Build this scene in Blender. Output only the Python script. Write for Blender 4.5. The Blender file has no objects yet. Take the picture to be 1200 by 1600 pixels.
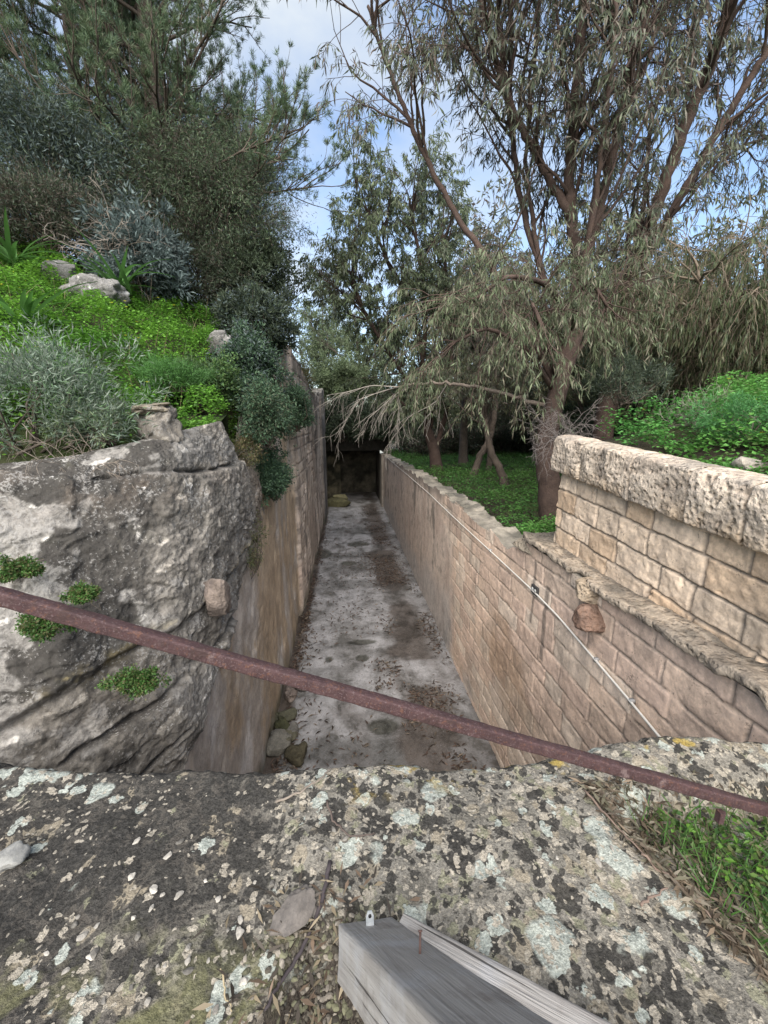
import bpy, bmesh, math, random
import numpy as np
from mathutils import Vector, Matrix
C = bpy.context.scene
COL = C.collection
PI = math.pi

# ------------------------------------------------------------------ camera
F = 620.0                                     # focal length in photo pixels (1200 px wide)
EYE = np.array([0.0, 0.0, 4.4])
PITCH = math.atan(140 / F)
YAW = math.atan(60 / math.hypot(F, 140))
cam_d = bpy.data.cameras.new('camera')
cam = bpy.data.objects.new('camera', cam_d); COL.objects.link(cam)
cam.location = EYE
cam.rotation_euler = (PI / 2 - PITCH, 0, -YAW)
cam_d.sensor_fit = 'HORIZONTAL'; cam_d.sensor_width = 24.0
cam_d.lens = 24.0 * F / 1200.0
cam_d.clip_start = 0.02; cam_d.clip_end = 3000
C.camera = cam

# ------------------------------------------------------------------ light
SUN_EL, SUN_AZ = 44.0, 190.0                  # azimuth from +Y, clockwise
w = bpy.data.worlds.new('World'); C.world = w; w.use_nodes = True
nt = w.node_tree; nt.nodes.clear()
def wn(t, **k):
    n = nt.nodes.new(t)
    for a, b in k.items(): setattr(n, a, b)
    return n
sky = wn('ShaderNodeTexSky', sky_type='NISHITA', sun_disc=False)
sky.sun_elevation = math.radians(SUN_EL); sky.sun_rotation = math.radians(SUN_AZ)
sky.air_density = 1.0; sky.dust_density = 1.0; sky.ozone_density = 0.7
tc = wn('ShaderNodeTexCoord'); mp = wn('ShaderNodeMapping'); mp.inputs['Scale'].default_value = (1.0, 1.0, 2.2)
nz = wn('ShaderNodeTexNoise'); nz.inputs['Scale'].default_value = 2.1; nz.inputs['Detail'].default_value = 6; nz.inputs['Roughness'].default_value = 0.55
rp = wn('ShaderNodeValToRGB'); rp.color_ramp.elements[0].position = 0.38; rp.color_ramp.elements[1].position = 0.72
mx = wn('ShaderNodeMix', data_type='RGBA'); mx.inputs[7].default_value = (2.7, 2.9, 3.05, 1)
bg = wn('ShaderNodeBackground'); bg.inputs['Strength'].default_value = 0.09
out = wn('ShaderNodeOutputWorld')
L_ = nt.links.new
L_(tc.outputs['Generated'], mp.inputs['Vector']); L_(mp.outputs[0], nz.inputs['Vector']); L_(nz.outputs['Fac'], rp.inputs[0])
L_(rp.outputs[0], mx.inputs[0]); L_(sky.outputs[0], mx.inputs[6]); L_(mx.outputs[2], bg.inputs['Color']); L_(bg.outputs[0], out.inputs[0])
sd = bpy.data.lights.new('sun', 'SUN'); sd.energy = 2.4; sd.angle = math.radians(70); sd.color = (1.0, 0.94, 0.86)
so = bpy.data.objects.new('sun', sd); COL.objects.link(so)
el, az = math.radians(SUN_EL), math.radians(SUN_AZ)
sv = Vector((math.sin(az) * math.cos(el), math.cos(az) * math.cos(el), math.sin(el)))
so.rotation_euler = sv.to_track_quat('Z', 'Y').to_euler(); so.location = (0, -5, 12)
C.view_settings.view_transform = 'Standard'; C.view_settings.look = 'None'
C.view_settings.exposure = 1.83; C.view_settings.gamma = 1.0

# ------------------------------------------------------------------ numpy helpers
_cp, _sp, _cy, _sy = math.cos(PITCH), math.sin(PITCH), math.cos(YAW), math.sin(YAW)
_FW = np.array([_sy * _cp, _cy * _cp, -_sp]); _R = np.array([_cy, -_sy, 0.0]); _U = np.cross(_R, _FW)
def at(px, py, x=None, y=None, z=None):
    """world point where the sight line through a photo pixel meets a plane of the place"""
    d = _R * (px - 600) / F + _U * (800 - py) / F + _FW
    k = (x - EYE[0]) / d[0] if x is not None else (y - EYE[1]) / d[1] if y is not None else (z - EYE[2]) / d[2]
    return EYE + k * d
def sstep(a, b, v):
    t = np.clip((v - a) / (b - a), 0, 1); return t * t * (3 - 2 * t)
def _hash(ix, iy, iz, seed):
    h = (ix.astype(np.int64) * 374761393 + iy.astype(np.int64) * 668265263 + iz.astype(np.int64) * 2147483647 + seed * 974634777) & 0xFFFFFFFF
    h = ((h ^ (h >> 13)) * 1274126177) & 0xFFFFFFFF
    h = ((h ^ (h >> 16)) * 2246822519) & 0xFFFFFFFF
    return ((h ^ (h >> 15)) & 0xFFFFFF) / float(0xFFFFFF)
def vnoise(p, seed=0):
    p = np.asarray(p, float); i = np.floor(p).astype(np.int64); f = p - i; f = f * f * f * (f * (f * 6 - 15) + 10)
    r = 0
    for dx in (0, 1):
        wx = f[..., 0] if dx else 1 - f[..., 0]
        for dy in (0, 1):
            wy = f[..., 1] if dy else 1 - f[..., 1]
            for dz in (0, 1):
                wz = f[..., 2] if dz else 1 - f[..., 2]
                r = r + wx * wy * wz * _hash(i[..., 0] + dx, i[..., 1] + dy, i[..., 2] + dz, seed)
    return r
def fbm(p, scale=1.0, octv=4, seed=0, rough=0.5):
    p = np.asarray(p, float) * scale; a = 1.0; t = 0; r = 0
    for o in range(octv):
        r = r + a * (vnoise(p + 17.3 * o, seed + o) - 0.5); t += a; a *= rough; p = p * 2.03
    return r / t * 2           # about -1..1
def cellular(p, scale, seed=0):
    p = np.asarray(p, float) * scale; i = np.floor(p).astype(np.int64); best = np.full(p.shape[:-1], 9.0)
    for dx in (-1, 0, 1):
        for dy in (-1, 0, 1):
            for dz in (-1, 0, 1):
                c = i + np.array([dx, dy, dz])
                q = np.stack([_hash(c[..., 0], c[..., 1], c[..., 2], seed + k) for k in (1, 2, 3)], -1) + c
                best = np.minimum(best, np.sum((q - p) ** 2, -1))
    return np.sqrt(best)
def norm(v): return v / np.maximum(np.linalg.norm(v, axis=-1, keepdims=True), 1e-9)
def lerp(a, b, t): return a + (b - a) * t

class Geo:
    def __init__(s): s.V = []; s.Q = []; s.T = []; s.Cc = []; s.n = 0
    def add(s, V, Q=None, T=None, col=(0.5, 0.5, 0.5)):
        V = np.asarray(V, float).reshape(-1, 3)
        c = np.asarray(col, float)
        if c.ndim == 1: c = np.tile(c, (len(V), 1))
        s.V.append(V); s.Cc.append(c.reshape(-1, 3))
        if Q is not None and len(Q): s.Q.append(np.asarray(Q, np.int64).reshape(-1, 4) + s.n)
        if T is not None and len(T): s.T.append(np.asarray(T, np.int64).reshape(-1, 3) + s.n)
        s.n += len(V)
    def grid(s, P, col=(0.5, 0.5, 0.5), flip=False, keep=None):
        n, m = P.shape[:2]; idx = np.arange(n * m).reshape(n, m)
        q = np.stack([idx[:-1, :-1], idx[1:, :-1], idx[1:, 1:], idx[:-1, 1:]], -1)
        if keep is not None: q = q[keep]
        q = q.reshape(-1, 4)
        if flip: q = q[:, ::-1]
        c = np.asarray(col, float)
        if c.ndim == 3: c = c.reshape(-1, 3)
        s.add(P.reshape(-1, 3), q, col=c)
    def box(s, lo, hi, col=(0.5, 0.5, 0.5)):
        x0, y0, z0 = lo; x1, y1, z1 = hi
        V = [(x0, y0, z0), (x1, y0, z0), (x1, y1, z0), (x0, y1, z0), (x0, y0, z1), (x1, y0, z1), (x1, y1, z1), (x0, y1, z1)]
        s.add(V, [(0, 3, 2, 1), (4, 5, 6, 7), (0, 1, 5, 4), (1, 2, 6, 5), (2, 3, 7, 6), (3, 0, 4, 7)], col=col)
    def sticks(s, A, B, r0, r1, col, sides=3):
        A = np.asarray(A, float); B = np.asarray(B, float); N = len(A)
        if N == 0: return
        r0 = np.broadcast_to(np.asarray(r0, float), (N,)); r1 = np.broadcast_to(np.asarray(r1, float), (N,))
        d = norm(B - A); h = np.where(np.abs(d[:, 2:3]) > 0.9, np.array([[1.0, 0, 0]]), np.array([[0, 0, 1.0]]))
        u = norm(np.cross(d, h)); v = np.cross(d, u)
        V = np.zeros((N, 2 * sides, 3))
        for k in range(sides):
            a = 2 * PI * k / sides; o = u * math.cos(a) + v * math.sin(a)
            V[:, k] = A + o * r0[:, None]; V[:, sides + k] = B + o * r1[:, None]
        base = (np.arange(N) * 2 * sides)[:, None]
        Q = np.concatenate([np.concatenate([base + k, base + (k + 1) % sides, base + sides + (k + 1) % sides, base + sides + k], 1) for k in range(sides)])
        c = np.asarray(col, float)
        if c.ndim == 2: c = np.repeat(c, 2 * sides, 0)
        s.add(V, Q, col=c)
    def tube(s, pts, radii, sides=10, col=(0.3, 0.3, 0.3), rough=0.0, seed=0, caps=True):
        P = np.asarray(pts, float); n = len(P); radii = np.broadcast_to(np.asarray(radii, float), (n,))
        T = norm(np.gradient(P, axis=0)); u = np.cross(T[0], [0.3, 0.9, 0.2]); u = u / np.linalg.norm(u)
        V = np.zeros((n, sides, 3))
        for i in range(n):
            u = u - T[i] * np.dot(u, T[i]); u = u / np.linalg.norm(u); v = np.cross(T[i], u)
            for k in range(sides):
                a = 2 * PI * k / sides
                V[i, k] = P[i] + (u * math.cos(a) + v * math.sin(a)) * radii[i]
        if rough: V = P[:, None] + (V - P[:, None]) * (1 + rough * fbm(V, 5.0, 3, seed)[..., None])
        idx = np.arange(n * sides).reshape(n, sides); nx = np.roll(idx, -1, 1)
        Q = np.stack([idx[:-1], nx[:-1], nx[1:], idx[1:]], -1).reshape(-1, 4)
        T3 = []
        VV = V.reshape(-1, 3)
        if caps:
            VV = np.concatenate([VV, P[:1], P[-1:]]); a, b = n * sides, n * sides + 1
            for k in range(sides):
                T3.append((a, (k + 1) % sides, k)); T3.append((b, (n - 1) * sides + k, (n - 1) * sides + (k + 1) % sides))
        c = np.asarray(col, float)
        if c.ndim == 2: c = np.concatenate([np.repeat(c, sides, 0), c[:1], c[-1:]]) if caps else np.repeat(c, sides, 0)
        s.add(VV, Q, T3, col=c)
    def leaves(s, P, D, N, L, W, col, mid=0.45):
        n = len(P); D = norm(D); S = norm(np.cross(D, N)); Nn = np.cross(S, D)
        L = np.broadcast_to(L, (n,))[:, None]; W = np.broadcast_to(W, (n,))[:, None]
        V = np.stack([P, P + D * L * mid + S * W / 2 + Nn * L * 0.06, P + D * L - Nn * L * 0.08, P + D * L * mid - S * W / 2 + Nn * L * 0.06], 1)
        Q = np.arange(4 * n).reshape(n, 4)
        c = np.asarray(col, float)
        if c.ndim == 1: c = np.tile(c, (n, 1))
        s.add(V, Q, col=np.repeat(c, 4, 0))
    def build(s, name, mat, parent=None, smooth=True, loc=None):
        V = np.concatenate(s.V)
        org = np.zeros(3)
        if parent is not None: org = np.array(parent.location)
        elif loc is not None: org = np.array(loc, float)
        V = V - org
        Q = np.concatenate(s.Q) if s.Q else np.zeros((0, 4), np.int64)
        T = np.concatenate(s.T) if s.T else np.zeros((0, 3), np.int64)
        me = bpy.data.meshes.new(name)
        me.vertices.add(len(V)); me.vertices.foreach_set('co', V.astype(np.float32).ravel())
        lv = np.concatenate([Q.ravel(), T.ravel()]).astype(np.int32)
        me.loops.add(len(lv)); me.loops.foreach_set('vertex_index', lv)
        tot = np.concatenate([np.full(len(Q), 4), np.full(len(T), 3)]).astype(np.int32)
        st = np.concatenate([[0], np.cumsum(tot)[:-1]]).astype(np.int32)
        me.polygons.add(len(tot)); me.polygons.foreach_set('loop_start', st); me.polygons.foreach_set('loop_total', tot)
        me.polygons.foreach_set('use_smooth', np.full(len(tot), smooth))
        cc = np.concatenate(s.Cc); a = me.color_attributes.new('Col', 'FLOAT_COLOR', 'POINT')
        a.data.foreach_set('color', np.concatenate([cc, np.ones((len(cc), 1))], 1).astype(np.float32).ravel())
        me.update(calc_edges=True); me.validate()
        me.materials.append(mat)
        o = bpy.data.objects.new(name, me); COL.objects.link(o)
        if parent is not None: o.parent = parent
        elif loc is not None: o.location = loc
        return o

def tag(o, label=None, cat=None, group=None, kind=None):
    if label: o['label'] = label
    if cat: o['category'] = cat
    if group: o['group'] = group
    if kind: o['kind'] = kind
    return o
def thing(name, label, cat, loc, group=None):
    o = bpy.data.objects.new(name, None); COL.objects.link(o); o.location = tuple(float(v) for v in loc); o.empty_display_size = 0.2
    return tag(o, label, cat, group)

# ------------------------------------------------------------------ materials
class NT:
    def __init__(s, name):
        s.m = bpy.data.materials.new(name); s.m.use_nodes = True; s.t = s.m.node_tree; s.t.nodes.clear()
        s.out = s.n('ShaderNodeOutputMaterial'); s.b = s.n('ShaderNodeBsdfPrincipled'); s.l(s.b.outputs[0], s.out.inputs[0])
        s.co = s.n('ShaderNodeTexCoord').outputs['Object']
    def n(s, t, **k):
        x = s.t.nodes.new(t)
        for a, b in k.items(): setattr(x, a, b)
        return x
    def l(s, a, b): s.t.links.new(a, b)
    def put(s, sock, v):
        if isinstance(v, bpy.types.NodeSocket): s.l(v, sock)
        elif isinstance(v, (tuple, list)) and len(v) == 3 and sock.type == 'RGBA': sock.default_value = (*v, 1)
        else: sock.default_value = v
    def math(s, op, a, b=0.0, clamp=False):
        x = s.n('ShaderNodeMath', operation=op, use_clamp=clamp); s.put(x.inputs[0], a); s.put(x.inputs[1], b); return x.outputs[0]
    def noise(s, scale, detail=4, rough=0.55, vec=None, dist=0.0, out=0):
        x = s.n('ShaderNodeTexNoise'); x.inputs['Scale'].default_value = scale; x.inputs['Detail'].default_value = detail
        x.inputs['Roughness'].default_value = rough; x.inputs['Distortion'].default_value = dist
        s.l(vec if vec else s.co, x.inputs['Vector']); return x.outputs[out]
    def ramp(s, f, lo, hi):
        x = s.n('ShaderNodeMapRange', clamp=True); s.put(x.inputs[0], f); x.inputs[1].default_value = lo; x.inputs[2].default_value = hi
        return x.outputs[0]
    def mix(s, f, a, b, mode='MIX'):
        x = s.n('ShaderNodeMix', data_type='RGBA', blend_type=mode); s.put(x.inputs[0], f); s.put(x.inputs[6], a); s.put(x.inputs[7], b); return x.outputs[2]
    def vec(s, scale=(1, 1, 1), loc=(0, 0, 0), warp=0.0, wscale=10):
        v = s.co
        if warp:
            nn = s.noise(wscale, 3, out=1); sb = s.n('ShaderNodeVectorMath', operation='SUBTRACT'); s.l(nn, sb.inputs[0]); sb.inputs[1].default_value = (0.5, 0.5, 0.5)
            sc = s.n('ShaderNodeVectorMath', operation='SCALE'); s.l(sb.outputs[0], sc.inputs[0]); sc.inputs['Scale'].default_value = warp
            ad = s.n('ShaderNodeVectorMath', operation='ADD'); s.l(v, ad.inputs[0]); s.l(sc.outputs[0], ad.inputs[1]); v = ad.outputs[0]
        m = s.n('ShaderNodeMapping'); m.inputs['Scale'].default_value = scale; m.inputs['Location'].default_value = loc; s.l(v, m.inputs['Vector'])
        return m.outputs[0]
    def spots(s, scale, density, size, vec, sharp=14, region=None):
        """round lichen colonies: a share of the cells carries a disc of random radius"""
        v = s.n('ShaderNodeTexVoronoi'); v.inputs['Scale'].default_value = scale; s.l(vec, v.inputs['Vector'])
        sp = s.n('ShaderNodeSeparateColor'); s.l(v.outputs['Color'], sp.inputs[0])
        r = s.math('SUBTRACT', sp.outputs[0], 1 - density)
        if region is not None: r = s.math('ADD', r, region)
        on = s.math('MULTIPLY', r, 12.0, clamp=True)
        r = s.math('MULTIPLY', on, s.math('MULTIPLY', s.math('ADD', 0.2, s.math('MULTIPLY', sp.outputs[1], 0.32)), size))
        return s.math('MULTIPLY', s.math('SUBTRACT', r, v.outputs['Distance']), sharp, clamp=True)
    def bump(s, h, strength=0.5, dist=0.01, prev=None):
        b = s.n('ShaderNodeBump'); b.inputs['Strength'].default_value = strength; b.inputs['Distance'].default_value = dist
        s.put(b.inputs['Height'], h)
        if prev is not None: s.l(prev, b.inputs['Normal'])
        return b.outputs[0]
    def attr(s): 
        a = s.n('ShaderNodeAttribute'); a.attribute_name = 'Col'; return a.outputs['Color']
    def sep(s, v):
        x = s.n('ShaderNodeSeparateXYZ'); s.l(v, x.inputs[0]); return x.outputs
    def done(s, col, rough=0.85, nrm=None, spec=0.3):
        s.put(s.b.inputs['Base Color'], col); s.put(s.b.inputs['Roughness'], rough); s.b.inputs['Specular IOR Level'].default_value = spec
        if nrm is not None: s.l(nrm, s.b.inputs['Normal'])
        return s.m

def leaf_mat(name, trans=0.25, rough=0.55, spec=0.3):
    t = NT(name); a = t.attr(); t.done(a, rough, spec=spec)
    tr = t.n('ShaderNodeBsdfTranslucent'); t.l(a, tr.inputs[0]); ms = t.n('ShaderNodeMixShader'); ms.inputs[0].default_value = trans
    t.l(t.b.outputs[0], ms.inputs[1]); t.l(tr.outputs[0], ms.inputs[2]); t.l(ms.outputs[0], t.out.inputs[0])
    return t.m
def attr_stone(name, var=0.45, scale=6.0, bump=0.5, dist=0.012, fine=60, pits=0.0, rough=0.9, speck=0.0, grime=0.0):
    """stone or earth whose own colour comes from the mesh, broken up by noise, grains and pits"""
    t = NT(name); a = t.attr()
    n1 = t.noise(scale, 6, 0.62); n2 = t.noise(fine, 4, 0.6); n3 = t.noise(scale * 5, 5, 0.6, dist=0.6)
    f = t.math('ADD', t.math('MULTIPLY', n1, 0.5), t.math('ADD', t.math('MULTIPLY', n3, 0.3), t.math('MULTIPLY', n2, 0.2)))
    f = t.ramp(f, 0.34, 0.66)
    dark = t.mix(1.0, a, (1 - var, 1 - var, 1 - var * 0.95), 'MULTIPLY'); light = t.mix(1.0, a, (1 + var * .55, 1 + var * 0.5, 1 + var * 0.42), 'MULTIPLY')
    c = t.mix(f, dark, light)
    h = t.math('ADD', t.math('MULTIPLY', n3, 0.7), t.math('MULTIPLY', n2, 0.45))
    if pits:
        v = t.n('ShaderNodeTexVoronoi', feature='SMOOTH_F1'); v.inputs['Scale'].default_value = pits; t.l(t.vec(warp=0.02, wscale=30), v.inputs['Vector'])
        p = t.ramp(v.outputs['Distance'], 0.05, 0.42); h = t.math('ADD', h, t.math('MULTIPLY', p, 0.8))
        c = t.mix(t.math('MULTIPLY', t.math('SUBTRACT', 1.0, p), 0.45), c, t.mix(1.0, c, (0.5, 0.44, 0.38), 'MULTIPLY'))
    if grime:
        gm = t.ramp(t.math('ADD', t.math('MULTIPLY', t.noise(2.3, 6, 0.68, vec=t.vec(scale=(1, 1.6, 0.7), loc=(7, 3, 2)), dist=0.5), 0.7), t.math('MULTIPLY', t.noise(31, 4, 0.65), 0.3)), 0.50, 0.60)
        c = t.mix(t.math('MULTIPLY', gm, grime), c, (0.13, 0.115, 0.10))
        bs = t.ramp(t.math('ADD', t.math('MULTIPLY', t.noise(7, 5, 0.7, vec=t.vec(loc=(1, 5, 9))), 0.55), t.math('MULTIPLY', t.noise(75, 3, 0.6), 0.45)), 0.585, 0.62)
        c = t.mix(t.math('MULTIPLY', bs, 0.55), c, (0.07, 0.062, 0.055))
    if speck:
        sp = t.spots(26, 0.35, 1.3, t.vec(warp=0.03, wscale=25)); c = t.mix(t.math('MULTIPLY', sp, speck), c, (0.045, 0.045, 0.042))
        sp = t.spots(31, 0.3, 1.2, t.vec(loc=(3, 1, 2), warp=0.03, wscale=25)); c = t.mix(t.math('MULTIPLY', sp, speck), c, (0.5, 0.5, 0.46))
    return t.done(c, rough, t.bump(h, bump, dist))
M = {}
M['leaf'] = leaf_mat('leaf', 0.3); M['needle'] = leaf_mat('pine_needle', 0.15, 0.6); M['clover'] = leaf_mat('clover_leaf', 0.4, 0.5)
M['bark'] = attr_stone('bark', 0.5, 9, 0.8, 0.02, 70)
M['twig'] = attr_stone('twig', 0.3, 9, 0.2, 0.003, 70)
M['soil'] = attr_stone('soil', 0.55, 5, 0.9, 0.03, 50)
M['ashlar'] = attr_stone('ashlar', 0.36, 7, 0.6, 0.009, 90, grime=0.32)
M['coping'] = attr_stone('coping_stone', 0.5, 9, 0.9, 0.018, 80, pits=30, grime=0.32)
M['plaster'] = attr_stone('stained_plaster', 0.4, 3.5, 0.7, 0.012, 60, grime=0.35)
M['rock'] = attr_stone('limestone_rock', 0.6, 6, 0.9, 0.022, 60)
def outcrop_mat():
    t = NT('lichen_limestone'); a = t.attr()
    n1 = t.noise(4, 7, 0.65, dist=0.4); n2 = t.noise(17, 6, 0.7, dist=0.5); n3 = t.noise(60, 5, 0.68); n4 = t.noise(9, 6, 0.7, vec=t.vec(loc=(4, 2, 7)), dist=0.8)
    c = t.mix(t.ramp(n2, 0.36, 0.64), t.mix(1.0, a, (0.5, 0.49, 0.47), 'MULTIPLY'), t.mix(1.0, a, (1.3, 1.28, 1.24), 'MULTIPLY'))
    c = t.mix(t.math('MULTIPLY', t.ramp(t.math('ADD', t.math('MULTIPLY', n4, 0.6), t.math('MULTIPLY', n3, 0.4)), 0.55, 0.6), 0.75), c, (0.05, 0.049, 0.046))
    c = t.mix(t.math('MULTIPLY', t.ramp(t.math('ADD', t.math('MULTIPLY', n1, 0.45), t.math('MULTIPLY', n3, 0.55)), 0.54, 0.585), 0.8), c, (0.60, 0.58, 0.545))
    c = t.mix(t.math('MULTIPLY', t.ramp(n3, 0.42, 0.34), 0.5), c, (0.07, 0.065, 0.06))
    rg = t.n('ShaderNodeTexNoise', noise_type='RIDGED_MULTIFRACTAL', normalize=True); rg.inputs['Scale'].default_value = 6; rg.inputs['Detail'].default_value = 9; rg.inputs['Roughness'].default_value = 0.6; t.l(t.vec(scale=(1, 1, 1.8), warp=0.06, wscale=9), rg.inputs['Vector'])
    cr = t.ramp(rg.outputs[0], 0.2, 0.9)
    c = t.mix(t.math('MULTIPLY', t.ramp(cr, 0.14, 0.03), 0.6), c, (0.06, 0.055, 0.05))
    h = t.math('ADD', t.math('MULTIPLY', n2, 0.6), t.math('ADD', t.math('MULTIPLY', n3, 0.55), t.math('MULTIPLY', cr, 0.7)))
    return t.done(c, 0.93, t.bump(h, 1.0, 0.022), 0.2)
M['outcrop'] = outcrop_mat()
M['pebble'] = attr_stone('pebble', 0.4, 22, 0.5, 0.004, 160)
M['cable'] = attr_stone('cable', 0.12, 9, 0.1, 0.001, 90, rough=0.6)

def slab_mat():
    t = NT('lichen_covered_stone')
    x, y, z = t.sep(t.co)
    wv = t.vec(warp=0.055, wscale=32); wv2 = t.vec(loc=(5.2, 1.3, 0), warp=0.035, wscale=60); wv3 = t.vec(loc=(1.7, 8.3, 0), warp=0.07, wscale=12)
    big = t.noise(2.2, 4); mid = t.noise(9, 6, 0.65); fine = t.noise(80, 5, 0.65); grain = t.noise(260, 2)
    c = t.mix(t.ramp(mid, 0.36, 0.64), (0.155, 0.148, 0.13), (0.31, 0.295, 0.26))
    c = t.mix(t.math('MULTIPLY', t.ramp(fine, 0.5, 0.72), 0.6), c, (0.42, 0.39, 0.33))
    c = t.mix(t.math('MULTIPLY', t.ramp(fine, 0.46, 0.3), 0.6), c, (0.09, 0.08, 0.07))
    left = t.ramp(t.math('ADD', t.math('MULTIPLY', x, -1.0), t.math('MULTIPLY', t.math('SUBTRACT', big, 0.5), 0.9)), -0.05, 0.55)   # dark crust spreads on the left
    rgt = t.ramp(t.math('ADD', x, t.math('MULTIPLY', t.math('SUBTRACT', big, 0.5), 0.6)), 0.0, 0.6)
    near = t.ramp(t.math('ADD', y, t.math('MULTIPLY', t.math('SUBTRACT', mid, 0.5), 0.5)), 0.86, 0.62)
    lreg = t.math('MULTIPLY', left, -0.30)
    c = t.mix(t.math('MULTIPLY', t.ramp(t.math('ADD', left, t.math('MULTIPLY', t.math('SUBTRACT', mid, 0.5), 1.6)), 0.5, 0.95), 0.88), c, t.mix(mid, (0.05, 0.045, 0.04), (0.10, 0.092, 0.082)))
    c = t.mix(t.math('MULTIPLY', t.spots(17, 0.5, 1.3, wv3, 14, lreg), 0.75), c, (0.34, 0.30, 0.23))
    c = t.mix(t.math('MULTIPLY', t.spots(24, 0.45, 1.3, wv2, 14, lreg), 0.8), c, (0.27, 0.27, 0.19))
    # black colonies
    reg = t.math('ADD', t.math('MULTIPLY', t.math('SUBTRACT', t.noise(4.5, 3), 0.5), 1.3), t.math('SUBTRACT', t.math('MULTIPLY', left, 0.35), t.math('MULTIPLY', rgt, 0.14)))
    blk = t.mix(t.ramp(fine, 0.35, 0.7), (0.032, 0.031, 0.029), (0.085, 0.082, 0.076))
    c = t.mix(t.math('MULTIPLY', t.spots(15, 0.5, 1.45, wv, 20, reg), 0.94), c, blk)
    c = t.mix(t.math('MULTIPLY', t.spots(29, 0.52, 1.4, wv2, 18, reg), 0.94), c, blk)
    c = t.mix(t.math('MULTIPLY', t.spots(58, 0.4, 1.4, wv3, 14, reg), 0.85), c, blk)
    # moss film near the feet
    ol = t.math('MULTIPLY', near, t.ramp(t.noise(7, 4, 0.6, dist=0.4), 0.46, 0.56))
    c = t.mix(t.math('MULTIPLY', ol, t.ramp(x, 0.15, -0.1)), c, t.mix(fine, (0.10, 0.105, 0.05), (0.27, 0.265, 0.15)))
    # pale crusts
    preg = t.math('ADD', t.math('MULTIPLY', t.math('SUBTRACT', t.noise(3.1, 3, vec=wv3), 0.5), 0.7), t.math('MULTIPLY', left, -0.10))
    lift = []
    pale = t.mix(t.ramp(fine, 0.35, 0.65), (0.33, 0.37, 0.34), (0.56, 0.60, 0.55))
    p1 = t.math('MULTIPLY', t.spots(10, 0.26, 1.35, wv3, 10, preg), 0.92); lift.append(p1); c = t.mix(p1, c, pale)
    p2 = t.math('MULTIPLY', t.spots(19, 0.24, 1.3, wv, 20, preg), 0.95); lift.append(p2); c = t.mix(p2, c, pale)
    cream = t.mix(fine, (0.33, 0.30, 0.24), (0.55, 0.51, 0.44))
    p3 = t.math('MULTIPLY', t.spots(37, 0.3, 1.3, wv2, 18, preg), 0.92); lift.append(p3); c = t.mix(p3, c, cream)
    c = t.mix(t.math('MULTIPLY', t.spots(70, 0.24, 1.3, wv3, 16, preg), 0.9), c, cream)
    # mustard lichen along the outer lip
    yl = t.math('MULTIPLY', t.ramp(y, 1.12, 1.24), t.math('MULTIPLY', t.ramp(t.noise(7, 4, 0.6), 0.56, 0.61), t.ramp(x, -0.15, 0.0)))
    c = t.mix(t.math('MULTIPLY', yl, 0.85), c, t.mix(fine, (0.33, 0.25, 0.07), (0.58, 0.44, 0.13)))
    g2 = t.noise(170, 4, 0.7)
    c = t.mix(1.0, c, t.mix(t.ramp(g2, 0.34, 0.66), (0.62, 0.61, 0.59), (1.28, 1.27, 1.25)), 'MULTIPLY')
    c = t.mix(t.math('MULTIPLY', t.ramp(t.noise(34, 5, 0.7, vec=t.vec(loc=(2, 9, 1))), 0.60, 0.66), 0.7), c, (0.05, 0.047, 0.043))
    hx = t.math('MULTIPLY', t.math('ADD', x, 0.10), 7.2); hx = t.math('MULTIPLY', hx, hx)
    hy = t.math('MULTIPLY', t.math('MAXIMUM', t.math('SUBTRACT', y, 0.47), 0.0), 3.0); hy = t.math('MULTIPLY', hy, hy)
    hol = t.ramp(t.math('ADD', t.math('ADD', hx, hy), t.math('MULTIPLY', t.math('SUBTRACT', mid, 0.5), 1.6)), 1.15, 0.75)
    c = t.mix(hol, c, t.mix(t.ramp(g2, 0.4, 0.65), (0.028, 0.023, 0.019), (0.10, 0.085, 0.068)))
    c = t.mix(1.0, c, (0.82, 0.81, 0.80), 'MULTIPLY')
    h = t.math('ADD', t.math('MULTIPLY', mid, 0.8), t.math('ADD', t.math('MULTIPLY', fine, 0.7), t.math('MULTIPLY', g2, 0.35)))
    for q in lift: h = t.math('ADD', h, t.math('MULTIPLY', q, 0.22))
    return t.done(c, 0.92, t.bump(h, 1.0, 0.014), 0.2)
M['slab'] = slab_mat()
def rust_mat():
    t = NT('rusty_painted_steel')
    n = t.noise(28, 6, 0.7); f = t.noise(240, 3, 0.7); g = t.noise(95, 4, 0.7)
    c = t.mix(t.ramp(n, 0.38, 0.66), (0.036, 0.019, 0.020), (0.064, 0.035, 0.035))
    c = t.mix(t.ramp(f, 0.54, 0.72), c, (0.125, 0.09, 0.09)); c = t.mix(t.ramp(f, 0.44, 0.3), c, (0.045, 0.02, 0.022))
    c = t.mix(t.math('MULTIPLY', t.ramp(g, 0.56, 0.66), 0.6), c, (0.13, 0.06, 0.035)); c = t.mix(t.math('MULTIPLY', t.ramp(t.noise(9, 6, 0.75, dist=1.5), 0.56, 0.62), 0.65), c, (0.035, 0.02, 0.018)); c = t.mix(t.math('MULTIPLY', t.ramp(t.noise(14, 6, 0.75, vec=t.vec(loc=(4, 4, 4))), 0.62, 0.68), 0.6), c, (0.17, 0.125, 0.12))
    return t.done(c, 0.75, t.bump(t.math('ADD', f, g), 0.6, 0.003))
M['rust'] = rust_mat()
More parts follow.
